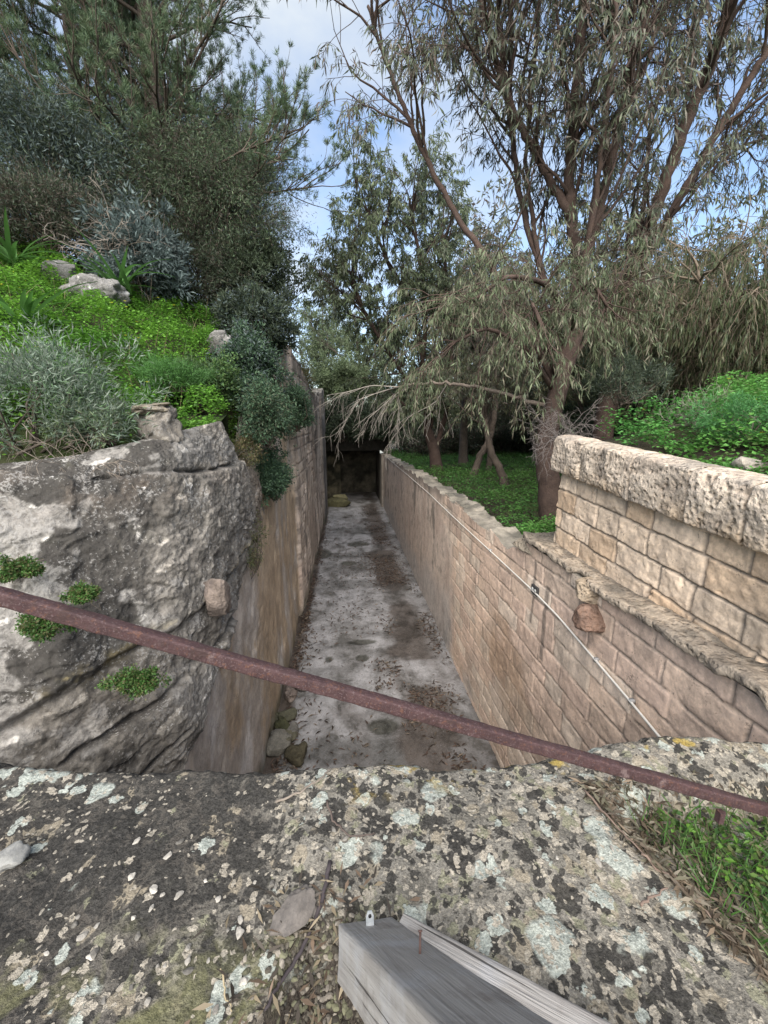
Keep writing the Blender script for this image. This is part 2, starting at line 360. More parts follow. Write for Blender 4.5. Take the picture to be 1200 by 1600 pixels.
def wood_mat():
    t = NT('weathered_grey_timber')
    v = t.vec(scale=(1.2, 22, 22)); v2 = t.vec(scale=(3, 90, 90))
    a = t.noise(1.8, 5, 0.6, vec=v, dist=1.2); b = t.noise(2, 4, 0.6, vec=v2); s = t.noise(7, 5, 0.6)
    c = t.mix(t.ramp(a, 0.34, 0.66), (0.225, 0.21, 0.195), (0.325, 0.31, 0.29))
    c = t.mix(t.math('MULTIPLY', t.ramp(b, 0.43, 0.3), 0.4), c, (0.10, 0.09, 0.08))
    c = t.mix(t.math('MULTIPLY', t.ramp(s, 0.55, 0.7), 0.7), c, (0.34, 0.34, 0.345)); c = t.mix(t.math('MULTIPLY', t.ramp(s, 0.46, 0.33), 0.6), c, (0.10, 0.078, 0.066))
    ck = t.noise(2.2, 3, 0.5, vec=t.vec(scale=(0.7, 38, 38), loc=(3, 1, 1)), dist=0.6); crk = t.ramp(ck, 0.37, 0.33); c = t.mix(t.math('MULTIPLY', crk, 0.85), c, (0.03, 0.027, 0.024))
    return t.done(c, 0.85, t.bump(t.math('SUBTRACT', t.math('ADD', a, t.math('MULTIPLY', b, 0.6)), crk), 0.8, 0.006))
M['wood'] = wood_mat()
def metal_mat():
    t = NT('galvanised_plate'); n = t.noise(60, 4)
    t.b.inputs['Metallic'].default_value = 0.5
    return t.done(t.mix(t.ramp(n, 0.4, 0.7), (0.5, 0.54, 0.56), (0.72, 0.75, 0.76)), 0.5)
M['plate'] = metal_mat()
def floor_mat():
    t = NT('wet_trench_concrete')
    a = t.attr(); n = t.noise(3.2, 7, 0.68, dist=0.5); m = t.noise(16, 6, 0.68, dist=0.8); f = t.noise(70, 4, 0.6)
    n0 = t.noise(1.3, 5, 0.6, vec=t.vec(scale=(1, .6, 1)), dist=1.0)
    k = t.math('ADD', t.math('MULTIPLY', n0, 0.4), t.math('ADD', t.math('MULTIPLY', n, 0.4), t.math('MULTIPLY', m, 0.2)))
    c = t.mix(t.ramp(k, 0.42, 0.57), t.mix(1.0, a, (0.36, 0.35, 0.33), 'MULTIPLY'), t.mix(1.0, a, (1.15, 1.15, 1.18), 'MULTIPLY'))
    c = t.mix(t.math('MULTIPLY', t.ramp(t.math('ADD', t.math('MULTIPLY', n, 0.5), t.math('MULTIPLY', m, 0.5)), 0.56, 0.62), 0.75), c, (0.06, 0.05, 0.04)); c = t.mix(t.math('MULTIPLY', t.ramp(f, 0.6, 0.75), 0.35), c, (0.5, 0.5, 0.52))
    r = t.math('ADD', 0.45, t.math('MULTIPLY', t.ramp(n, 0.4, 0.6), 0.4))
    return t.done(c, r, t.bump(t.math('ADD', m, t.math('MULTIPLY', f, 0.4)), 0.5, 0.02), 0.35)
M['floor'] = floor_mat()

# ------------------------------------------------------------------ ground
def left_top(y):            # top of the left trench wall
    return np.interp(y, [1, 2.4, 3.0, 3.6, 4.3, 5.0, 5.4, 6.2, 8.5, 12, 15, 19.5, 30], [1.9, 2.05, 2.52, 2.76, 2.93, 3.1, 3.45, 4.4, 6.0, 5.5, 5.35, 5.9, 5.9])
def ground_z(x, y):
    p = np.stack([x, y, np.zeros_like(x)], -1)
    und = fbm(p, 0.5, 3, 5) * 0.14
    # left hillside
    lx = np.maximum(-1.3 - x, 0)
    rise = np.interp(y, [1.2, 2.7, 3.2, 4.2, 6.0, 8.5, 12, 20, 60, 400], [3.6, 4.0, 4.25, 4.42, 5.0, 5.95, 5.9, 5.8, 6.5, 9])
    hl = rise + 3.1 * (1 - np.exp(-lx * 0.16)) * sstep(2.6, 5.0, y) * sstep(0.1, 1.2, lx) + und
    hl = np.where((y > 4.6) & (lx < 0.6), np.minimum(hl, left_top(y) - 0.12), hl)
    # right: the grove and, towards the camera, the raised bank
    hg = 2.84 - 0.012 * np.clip(y - 5, 0, 30) + und * 0.8 + 0.05 * np.maximum(x - 14, 0) ** 0.8
    hb = np.interp(y, [0.3, 3.7], [3.93, 4.21]) + 0.5 * (1 - np.exp(-np.maximum(x - 2.25, 0) * 0.55)) + und * 0.7
    hb = hb + 0.0 * y
    hr = lerp(hb, hg, sstep(3.5 + 0.55 * np.maximum(x - 3.0, 0), 3.74 + 1.1 * np.maximum(x - 2.9, 0), y))
    hf = 3.45 + und
    hl = lerp(np.minimum(hl, 1.5), hl, sstep(2.75, 2.95, y - 0.02 * lx - 0.75 * np.exp(-(lx / 0.75) ** 2) - 0.12))
    z = np.where(x < -1.25, hl, np.where(x > 2.22, hr, hf))
    z = np.where((x >= -1.25) & (x <= 2.22) & (y < 1.5), 2.75, z)
    z = np.where((y < 0.2) & (x < 2.22), np.minimum(z, 2.8), z)
    return z
def axis(c0, c1, step, far):
    a = np.arange(c0, c1 + 1e-6, step); up = [c1]; s = step
    while up[-1] < far: s *= 1.25; up.append(up[-1] + s)
    dn = [c0]; s = step
    while dn[-1] > -far: s *= 1.25; dn.append(dn[-1] - s)
    return np.unique(np.concatenate([dn[::-1], a, up]))
gx = np.unique(np.concatenate([axis(-8, 9, 0.15, 900), [-1.26, -1.24, 2.21, 2.23]])); gy = axis(0.0, 15, 0.15, 900)
X, Y = np.meshgrid(gx, gy, indexing='ij'); Z = ground_z(X, Y)
P3 = np.stack([X, Y, Z], -1)
cx = (X[:-1, :-1] + X[1:, 1:]) / 2; cy = (Y[:-1, :-1] + Y[1:, 1:]) / 2
keep = ~((cx > -1.255) & (cx < 2.225) & (cy > 1.2) & (cy < 22.4))
n = fbm(P3, 0.8, 4, 3)
gcol = lerp(np.array([0.055, 0.045, 0.03]), np.array([0.05, 0.08, 0.02]), sstep(-0.4, 0.4, n)[..., None])
g = Geo(); g.grid(P3, gcol, keep=keep)
tag(g.build('ground', M['soil']), kind='structure')

# ------------------------------------------------------------------ trench floor
fx = np.concatenate([np.linspace(-1.35, 2.12, 110)]); fy = np.concatenate([np.arange(1.25, 9, 0.04), np.arange(9, 32.2, 0.12)])
X, Y = np.meshgrid(fx, fy, indexing='ij'); P3 = np.stack([X, Y, 0 * X], -1)
band = np.exp(-((X - 1.25 - 0.12 * np.sin(Y * 0.9) - 0.2 * fbm(P3, 0.6, 3, 8)) / 0.42) ** 2)          # silt that gathers along the right side
side = np.exp(-((X + 1.12) / 0.22) ** 2)
fr = fbm(P3 * np.array([1, 0.6, 1]), 1.6, 5, 2, 0.6); st = fbm(P3 * np.array([0.5, 1.4, 1]), 1.1, 5, 9, 0.6)
Zf = 0.015 * fr + 0.02 * band
light = np.array([0.315, 0.31, 0.305]); silt = np.array([0.085, 0.068, 0.055]); damp = np.array([0.15, 0.148, 0.14])
dirt = np.clip(sstep(0.1, 0.65, band * (0.5 + 0.9 * sstep(-.3, .3, st)) + 0.75 * fr) * 0.85, 0, 1); dirt = np.maximum(dirt, sstep(0.3, 0.7, side + 0.5 * fr))
c = lerp(light, damp, sstep(-0.05, 0.4, st)[..., None] * 0.8); c = lerp(c, silt, dirt[..., None])
c = lerp(c, light * 1.05, (np.exp(-((X - 1.72) / 0.16) ** 2) * sstep(-0.5, 0.3, fr) * 0.7)[..., None])
for (px, py, rx, ry) in [(565, 1003, 0.30, 0.10), (566, 1028, 0.13, 0.12), (514, 1030, 0.08, 0.10), (597, 1135, 0.24, 0.16), (545, 880, 0.28, 0.25), (505, 865, 0.3, 0.5), (560, 850, 0.4, 0.3)]:
    q = at(px, py, z=0); d = ((X - q[0]) / rx) ** 2 + ((Y - q[1]) / ry) ** 2 + 0.5 * fr
    m = sstep(1.25, 0.75, d); c = lerp(c, np.array([0.06, 0.06, 0.045]), (m * 0.85)[..., None]); Zf = Zf - 0.012 * m
P3[..., 2] = Zf
g = Geo(); g.grid(P3, c)
tag(g.build('trench_floor', M['floor']), kind='structure')

# ------------------------------------------------------------------ masonry
def courses(z0, z1, hmin, hmax, rng):
    e = [z0]
    while e[-1] < z1: e.append(e[-1] + rng.uniform(hmin, hmax))
    return np.array(e)
def ashlar(A, B, rng, edges, lmin, lmax, joint=0.008):
    """for wall coordinates A (along) and B (up): block id, distance to the nearest joint, and local coordinates"""
    k = np.clip(np.searchsorted(edges, B, 'right') - 1, 0, len(edges) - 2)
    dist = np.minimum(B - edges[k], edges[k + 1] - B); bid = np.zeros(A.shape, int)
    a0, a1 = A.min() - 1, A.max() + 1
    for r in range(len(edges) - 1):
        e = [a0 - rng.uniform(0, lmax)]
        while e[-1] < a1: e.append(e[-1] + rng.uniform(lmin, lmax))
        e = np.array(e); m = k == r
        j = np.clip(np.searchsorted(e, A[m], 'right') - 1, 0, len(e) - 2)
        dist[m] = np.minimum(dist[m], np.minimum(A[m] - e[j], e[j + 1] - A[m])); bid[m] = r * 1000 + j
    return bid, dist
def hrand(i, s=0): return _hash(i, i * 0 + 7, i * 0 + s, 11 + s)

XR = 1.93
def right_wall():
    rng = random.Random(4)
    ys = np.concatenate([np.arange(1.1, 4.5, 0.011), np.arange(4.5, 8, 0.022), np.arange(8, 22.01, 0.06)])
    def top(y):
        t = np.interp(y, [1, 3.95, 4.02, 4.3, 4.45, 4.7, 5.1, 5.4, 7, 12, 20, 22], [3.13, 3.13, 3.06, 2.98, 2.9, 2.93, 2.98, 2.97, 3.0, 2.96, 2.74, 2.7])
        return t + np.where(y > 4.0, 0.035 * np.sign(np.sin(y * 5.3 + 2 * np.sin(y * 1.7))) * sstep(4.6, 5.2, y) + 0.03 * fbm(np.stack([y, y * 0, y * 0], -1), 6, 3, 1), 0)
    v = np.linspace(0, 1, 230)
    T = top(ys); A = np.repeat(ys[:, None], len(v), 1); Bz = -0.05 + (T[:, None] + 0.05) * v[None]
    wob = np.stack([A, Bz, 0 * A], -1)
    Aw = A + 0.012 * fbm(wob, 6, 3, 21); Bw = Bz + 0.010 * fbm(wob, 5, 3, 31) + 0.012 * np.sin(A * 1.3)
    ed = courses(-0.1, 3.4, 0.185, 0.245, rng); bid, dj = ashlar(Aw, Bw, rng, ed, 0.28, 0.62)
    P = np.stack([0 * A + XR, A, Bz], -1)
    r1 = hrand(bid); r2 = hrand(bid, 1); r3 = hrand(bid, 2)
    pl = sstep(6.2, 7.1, A - 0.25 * (Bz - 1.5) * 0 + 0.9 * fbm(P, 0.9, 4, 41) - 1.4 * sstep(2.1, 2.6, Bz))           # render survives on the far part
    pl2 = sstep(0.30, 0.42, fbm(P, 1.1, 4, 45) + 0.25 * sstep(4.5, 6.5, A)) * 0.8 * sstep(3.0, 5.5, A); pl = np.maximum(pl, pl2 * 0.7)
    jm = sstep(0.010, 0.003, dj - 0.005 * fbm(P, 30, 3, 3) + 0.004 * (fbm(P, 2, 3, 64) > 0.1))
    relief = sstep(0, 0.014, dj) * 0.006 + (r1 - 0.5) * 0.009 + 0.008 * fbm(P, 14, 4, 6) + 0.008 * (r2 - .5) * fbm(P, 4, 2, 9) - 0.010 * jm
    chip = sstep(0.45, 0.75, fbm(P, 7, 4, 61)) * 0.02 * sstep(0.06, 0.0, dj)
    relief = lerp(relief - chip, 0.012 + 0.012 * fbm(P, 2.2, 5, 7), pl)
    P[..., 0] -= relief
    warm = lerp(np.array([0.74, 0.57, 0.44]), np.array([0.66, 0.50, 0.40]), r1[..., None]); warm = lerp(warm, np.array([0.76, 0.64, 0.52]), (r2 > 0.72)[..., None] * 0.8)
    warm = warm * (0.84 + 0.28 * r3[..., None])
    ochre = sstep(0.35, 0.8, np.exp(-(((A - 4.3) / 0.9) ** 2 + ((Bz - 1.45) / 0.6) ** 2)) + 0.35 * fbm(P, 2.5, 4, 13)); warm = lerp(warm, np.array([0.30, 0.19, 0.11]), (ochre * 0.55)[..., None])
    gry = sstep(0.0, 0.55, fbm(P, 0.7, 4, 15) + 0.3 * sstep(2.6, 3.1, Bz)); warm = lerp(warm, np.array([0.42, 0.37, 0.32]), (gry * 0.4)[..., None])
    mort = lerp(np.array([0.30, 0.26, 0.22]), np.array([0.15, 0.13, 0.11]), sstep(-0.2, 0.3, fbm(P, 3, 3, 17))[..., None])
    warm = lerp(warm, mort, (jm * 0.8)[..., None])
    S = np.stack([A * 1.4, Bz * 0.5, 0 * A], -1); streak = 0.7 * fbm(S, 1.5, 6, 71, 0.66) + 0.5 * fbm(P, 2.2, 5, 73, 0.66)
    plc = lerp(np.array([0.50, 0.40, 0.335]), np.array([0.70, 0.59, 0.50]), sstep(-0.4, 0.4, streak)[..., None])
    plc = lerp(plc, np.array([0.12, 0.105, 0.09]), (sstep(0.0, 0.36, streak + 0.55 * fbm(P, 0.8, 4, 77) - 0.08) * 0.75)[..., None])
    foot = sstep(0.9, 0.0, Bz + 0.5 * fbm(P, 0.9, 4, 72) - 0.5 * np.interp(A, [3, 6, 12], [0.0, 1, 0.4])); plc = lerp(plc, np.array([0.46, 0.45, 0.44]), (foot * 0.6)[..., None])
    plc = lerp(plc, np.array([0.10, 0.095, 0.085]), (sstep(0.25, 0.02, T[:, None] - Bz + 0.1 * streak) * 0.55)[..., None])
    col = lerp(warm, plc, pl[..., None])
    # dark old render line and sealed strips by the end of the ledge
    for (a, b, wd) in [(3.43, (2.05, 2.85), 0.05), (3.72, (2.3, 3.0), 0.035)]:
        m = sstep(wd, wd * 0.4, np.abs(A - a + 0.02 * fbm(P, 4, 2, 5))) * (Bz > b[0]) * (Bz < b[1]); col = lerp(col, np.array([0.13, 0.115, 0.10]), (m * 0.7)[..., None])
    g = Geo(); g.grid(P, col, flip=True)
    # top and back of the wall
    w = np.linspace(0, 0.36, 14); XX = XR - 0.012 + w[None] + 0 * ys[:, None]; YY = np.repeat(ys[:, None], 14, 1)
    q = np.stack([XX, YY, T[:, None] + 0 * XX], -1); q[..., 2] += 0.05 * fbm(q, 7, 4, 33) * sstep(0, 0.08, w)[None]; q[:, 0] = P[:, -1]
    tc_ = lerp(np.array([0.15, 0.14, 0.115]), np.array([0.32, 0.29, 0.24]), sstep(-.4, .4, fbm(q, 6, 4, 3))[..., None])
    g.grid(q, tc_, flip=True)
    bk = np.stack([q[:, -1], q[:, -1] * [1, 1, 0] + [0, 0, -0.05]], 1); g.grid(bk, (0.2, 0.18, 0.15), flip=True)
    o = g.build('retaining_wall', M['ashlar'], loc=(XR, 4, 0))
    tag(o, 'long pale limestone block wall along the trench, rendered and streaked towards the far end', 'wall')
right_wall()

def ledge():
    """flat coping course on the trench wall, its lip broken away"""
    ys = np.arange(1.15, 3.95, 0.012); prof = np.linspace(0, 1, 60)
    q = np.stack([ys, 0 * ys, 0 * ys], -1)
    out = 0.06 + 0.045 * fbm(q, 5, 4, 3, 0.6) + 0.03 * fbm(q, 1.3, 2, 7)
    out = np.where((ys > 2.78) & (ys < 3.05), out * 0.2 - 0.04, out)
    zt = np.interp(ys, [1.1, 2.4, 3.3, 3.95], [3.215, 3.205, 3.2, 3.25]) + 0.018 * fbm(q, 4, 3, 9)
    th = 0.055 + 0.02 * fbm(q, 9, 3, 5)
    P = np.zeros((len(ys), 60, 3))
    for j, s in enumerate(prof):
        if s < 0.25: x = XR + 0.06 - (0.06 + out) * (s / 0.25); z = zt - th
        elif s < 0.4: k = (s - 0.25) / 0.15; x = XR - out - 0.006 * np.sin(k * PI); z = zt - th + th * k
        else: k = (s - 0.4) / 0.6; x = XR - out + (out + 0.36) * k; z = zt + 0 * ys
        P[:, j] = np.stack([x, ys, z + 0 * ys], -1)
    nn = fbm(P, 9, 5, 12); P[..., 2] += 0.022 * nn; P[..., 0] -= 0.012 * fbm(P, 18, 3, 22)
    col = lerp(np.array([0.25, 0.215, 0.175]), np.array([0.46, 0.385, 0.30]), sstep(-0.4, 0.35, fbm(P, 4, 5, 2))[..., None])
    tp = (np.array(prof) > 0.43)[None, :]; moss = sstep(-0.05, 0.25, fbm(P, 3, 5, 6, 0.6) + 0.35 * (P[..., 0] > XR + 0.1)) * tp
    col = lerp(col, np.array([0.12, 0.11, 0.09]), (moss * 0.65)[..., None])
    g = Geo(); g.grid(P, col, flip=False)
    e = P[-1]; g.add(e, T=[(0, k, k + 1) for k in range(1, 58)], col=(0.3, 0.26, 0.2))
    tag(g.build('stone_ledge', M['coping'], loc=(XR, 2.5, 3.2)), 'thin weathered stone ledge with a broken crumbling lip at the foot of the parapet', 'ledge')
ledge()

def upper_wall():
    rng = random.Random(11); x0 = 2.08
    ys = np.arange(0.3, 3.68, 0.010); v = np.linspace(0, 1, 110)
    zt = np.interp(ys, [0.3, 3.7], [3.66, 3.965]); zb = 3.13
    A = np.repeat(ys[:, None], len(v), 1); Bz = zb + (zt[:, None] - zb) * v[None]
    P = np.stack([0 * A + x0, A, Bz], -1)
    Aw = A + 0.012 * fbm(P, 5, 3, 2); Bs = Bz - 0.075 * (A - 3.7) + 0.012 * fbm(P, 4, 3, 3)
    ed = np.array([3.0, 3.20, 3.385, 3.575, 3.77, 4.0, 4.3]); bid, dj = ashlar(Aw, Bs, rng, ed, 0.24, 0.52)
    r1 = hrand(bid); r2 = hrand(bid, 1); r3 = hrand(bid, 2)
    jm = sstep(0.014, 0.003, dj - 0.005 * fbm(P, 25, 2, 3)); wide = sstep(0.26, 0.5, fbm(P, 2.2, 3, 8)); jm = np.maximum(jm, sstep(0.034, 0.012, dj) * wide)
    rel = sstep(0, 0.014, dj) * 0.009 + (r1 - 0.5) * 0.012 + 0.015 * fbm(P, 12, 5, 6, 0.62) - 0.010 * jm - 0.03 * sstep(0.35, 0.6, fbm(P, 8, 4, 66)) * sstep(0.07, 0.0, dj)
    P[..., 0] -= rel
    c = lerp(np.array([0.70, 0.54, 0.39]), np.array([0.64, 0.465, 0.315]), r1[..., None]); c = lerp(c, np.array([0.74, 0.61, 0.48]), (r2 > 0.55)[..., None] * 0.7); c = c * (0.85 + 0.25 * r3[..., None])
    c = lerp(c, np.array([0.18, 0.155, 0.13]), (jm * 0.75)[..., None])
    st = sstep(0.15, 0.5, fbm(np.stack([A * 2.5, Bz * 0.7, 0 * A], -1), 1.4, 4, 14)); c = lerp(c, np.array([0.21, 0.185, 0.155]), (st * 0.5)[..., None])
    root = thing('parapet_wall', 'raised parapet of honey coloured limestone blocks below the grassy bank', 'wall', (x0, 3.8, 3.13))
    g = Geo(); g.grid(P, c, flip=True)
    e = np.stack([np.stack([lerp(P[-1, :, 0], x0 + 0.6, k), P[-1, :, 1] + 0 * k, P[-1, :, 2]], -1) for k in np.linspace(0, 1, 20)], 0); g.grid(e, (0.36, 0.29, 0.21), flip=True)
    g.build('masonry', M['ashlar'], root)
    # five big bossed coping blocks
    cuts = [3.735, 3.25, 2.87, 2.62, 2.13, 1.77, 1.35, 0.9, 0.3]
    for i in range(len(cuts) - 1):
        y1, y0 = cuts[i], cuts[i + 1] + 0.012
        s = np.concatenate([np.linspace(0, 0.06, 4)[:-1], np.linspace(0.06, 0.94, 46), np.linspace(0.94, 1, 4)[1:]]); yy = lerp(y1, y0, s)
        base = np.interp((y0 + y1) / 2, [0.3, 3.7], [3.985, 4.275]); slope = 0.085
        prof = []
        for k in np.linspace(0, 1, 16): prof.append((0.10 - 0.155 * k, -0.335))
        for k in np.linspace(0, 1, 40)[1:]: prof.append((-0.055 - 0.03 * math.sin(k * PI) ** 0.2, -0.335 + 0.325 * k))
        for k in np.linspace(0, 1, 30)[1:]: prof.append((-0.055 + 0.26 * k, -0.01 + 0.012 * math.sin(k * PI)))
        for k in np.linspace(0, 1, 6)[1:]: prof.append((0.205, -0.01 - 0.325 * k))
        pr = np.array(prof); Q = np.zeros((len(s), len(pr), 3))
        Q[..., 0] = x0 + pr[None, :, 0]; Q[..., 1] = yy[:, None]; Q[..., 2] = base + slope * (yy[:, None] - (y0 + y1) / 2) + pr[None, :, 1]
        ed_ = np.minimum(s, 1 - s); sh = 1 - 0.02 * sstep(0.05, 0.0, ed_)
        Q[..., 0] += (0.026 * sstep(0.022, 0, ed_))[:, None] * (pr[None, :, 0] < 0)
        am = 0.010 + 0.016 * (pr[None, :, 0] < 0.0)
        pit = sstep(0.42, 0.12, cellular(Q, 24, 30 + i)); big = fbm(Q, 7, 5, 40 + i, 0.62)
        Q[..., 0] -= am * big * 1.0 - (0.010 + 0.009 * (i % 3)) * pit * sstep(-0.2, 0.3, fbm(Q, 3, 3, 90 + i)) * (pr[None, :, 0] < 0.0); Q[..., 2] += 0.012 * fbm(Q, 8, 4, 50 + i)
        tint = 0.9 + 0.22 * hrand(np.array([i + 5]))[0]
        cc = lerp(np.array([0.46, 0.385, 0.31]), np.array([0.66, 0.565, 0.46]), sstep(-0.45, 0.35, big)[..., None]) * tint
        cc = lerp(cc, np.array([0.20, 0.165, 0.125]), (pit * 0.5)[..., None])
        low = sstep(0.14, 0.0, Q[..., 2] - (base - 0.335)) * 0.5; cc = lerp(cc, np.array([0.42, 0.30, 0.18]), (low * sstep(-0.3, 0.3, fbm(Q, 5, 3, 4)))[..., None])
        tp = pr[None, :, 1] > -0.03; cc = lerp(cc, np.array([0.30, 0.27, 0.23]), ((sstep(-0.1, 0.3, fbm(Q, 5, 4, 60)) * tp) * 0.7)[..., None])
        g = Geo(); g.grid(Q, cc)
        for row, f in ((0, 1), (-1, -1)):
            cen = Q[row].mean(0); V = np.concatenate([Q[row], cen[None]]); m = len(pr)
            g.add(V, T=[((k + 1) % m, k, m) if f > 0 else (k, (k + 1) % m, m) for k in range(m)], col=(0.32, 0.27, 0.2))
        g.build('coping_block', M['coping'], root)
upper_wall()

def ico(sub):
    bm = bmesh.new(); bmesh.ops.create_icosphere(bm, subdivisions=sub, radius=1.0)
    V = np.array([v.co[:] for v in bm.verts]); T = np.array([[v.index for v in f.verts] for f in bm.faces]); bm.free(); return V, T
ICO = {k: ico(k) for k in (2, 3, 4, 5)}
def rock(g, c, rad, seed, sub=3, amp=0.25, col=(0.3, 0.28, 0.24), rot=0.0, square=0.0, colvar=0.3, tilt=0.0, freq=1.3):
    V, T = ICO[sub]; V = V.copy()
    if square: V = np.sign(V) * np.abs(V) ** (1 - square)
    V = V * (1 + amp * fbm(V + seed * 7.7, freq, 4, seed)[:, None])
    # a few flat breaks
    rs = np.random.RandomState(seed)
    for k in range(5):
        nrm = norm(rs.normal(size=3)); d = V @ nrm; lim = 0.72; V = V - nrm * np.maximum(d - lim, 0)[:, None] * 0.85
    V = V * np.array(rad); cr, sr = math.cos(rot), math.sin(rot); ct, stt = math.cos(tilt), math.sin(tilt)
    V = np.stack([V[:, 0] * cr - V[:, 1] * sr, V[:, 0] * sr + V[:, 1] * cr, V[:, 2]], -1)
    V = np.stack([V[:, 0], V[:, 1] * ct - V[:, 2] * stt, V[:, 1] * stt + V[:, 2] * ct], -1)
    V = V + np.array(c)
    cc = np.array(col) * (1 + colvar * fbm(V, 3.0 / max(rad), 4, seed + 3)[:, None])
    g.add(V, T=T, col=np.clip(cc, 0.01, 0.9))

# broken corbel under the ledge
g = Geo(); c0 = at(918, 925, x=XR - 0.05); c1 = at(922, 965, x=XR - 0.05)
rock(g, (XR - 0.03, c0[1], c0[2] + 0.02), (0.11, 0.10, 0.10), 5, 4, 0.3, (0.42, 0.34, 0.25), square=0.3)
rock(g, (XR - 0.05, c1[1], c1[2] + 0.01), (0.12, 0.12, 0.10), 6, 4, 0.25, (0.24, 0.155, 0.115), square=0.35)
tag(g.build('corbel_stone', M['coping'], loc=(XR, c1[1], c1[2])), 'broken reddish corbel stone jutting from the trench wall under the ledge', 'corbel')
# loose slab end where the ledge begins
g = Geo(); c0 = at(838, 842, x=XR + 0.08)
rock(g, (XR + 0.14, 4.0, 3.09), (0.21, 0.26, 0.10), 17, 4, 0.22, (0.36, 0.31, 0.24), square=0.4, rot=0.2)
tag(g.build('broken_stone', M['coping'], loc=(XR, 4, 3)), 'jagged broken stone where the ledge ends beside the dip in the wall top', 'stone')

# cable and its clip box
pts = [at(px, py, x=XR - 0.03) for px, py in [(606, 716), (622, 730), (640, 745), (668, 769), (697, 797), (728, 826), (765, 860), (835, 925), (872, 963), (930, 1031), (985, 1096), (1050, 1175)]]
P = np.array(pts); tt = np.linspace(0, len(P) - 1, 90); Pi = np.stack([np.interp(tt, np.arange(len(P)), P[:, k]) for k in range(3)], -1)
Pi[1:-1] = (Pi[:-2] + 2 * Pi[1:-1] + Pi[2:]) / 4
root = thing('cable', 'thin off white cable running down along the trench wall of blocks', 'cable', P[7])
g = Geo(); g.tube(Pi, 0.009, 8, (0.62, 0.60, 0.55)); g.build('sheath', M['cable'], root)
for i in (4, 6, 9, 10):
    g = Geo(); q = P[i]; g.box(q - [0.006, 0.012, 0.016], q + [0.032, 0.012, 0.016], (0.3, 0.3, 0.3)); g.build('clip', M['cable'], root)
q = at(836, 922, x=XR - 0.02)
root = thing('junction_box', 'small dark metal junction box behind the white cable', 'box', q)
g = Geo(); g.box(q - [0.012, 0.065, 0.045], q + [0.03, 0.065, 0.045], (0.05, 0.05, 0.05)); b = g.build('housing', M['cable'], root, smooth=False)
for dy in (-0.03, 0.03):
    g = Geo(); s0 = q + np.array([-0.012, dy, 0.004]); g.tube([s0, s0 - [0.006, 0, 0]], 0.018, 10, (0.5, 0.5, 0.48)); g.build('terminal', M['cable'], root)

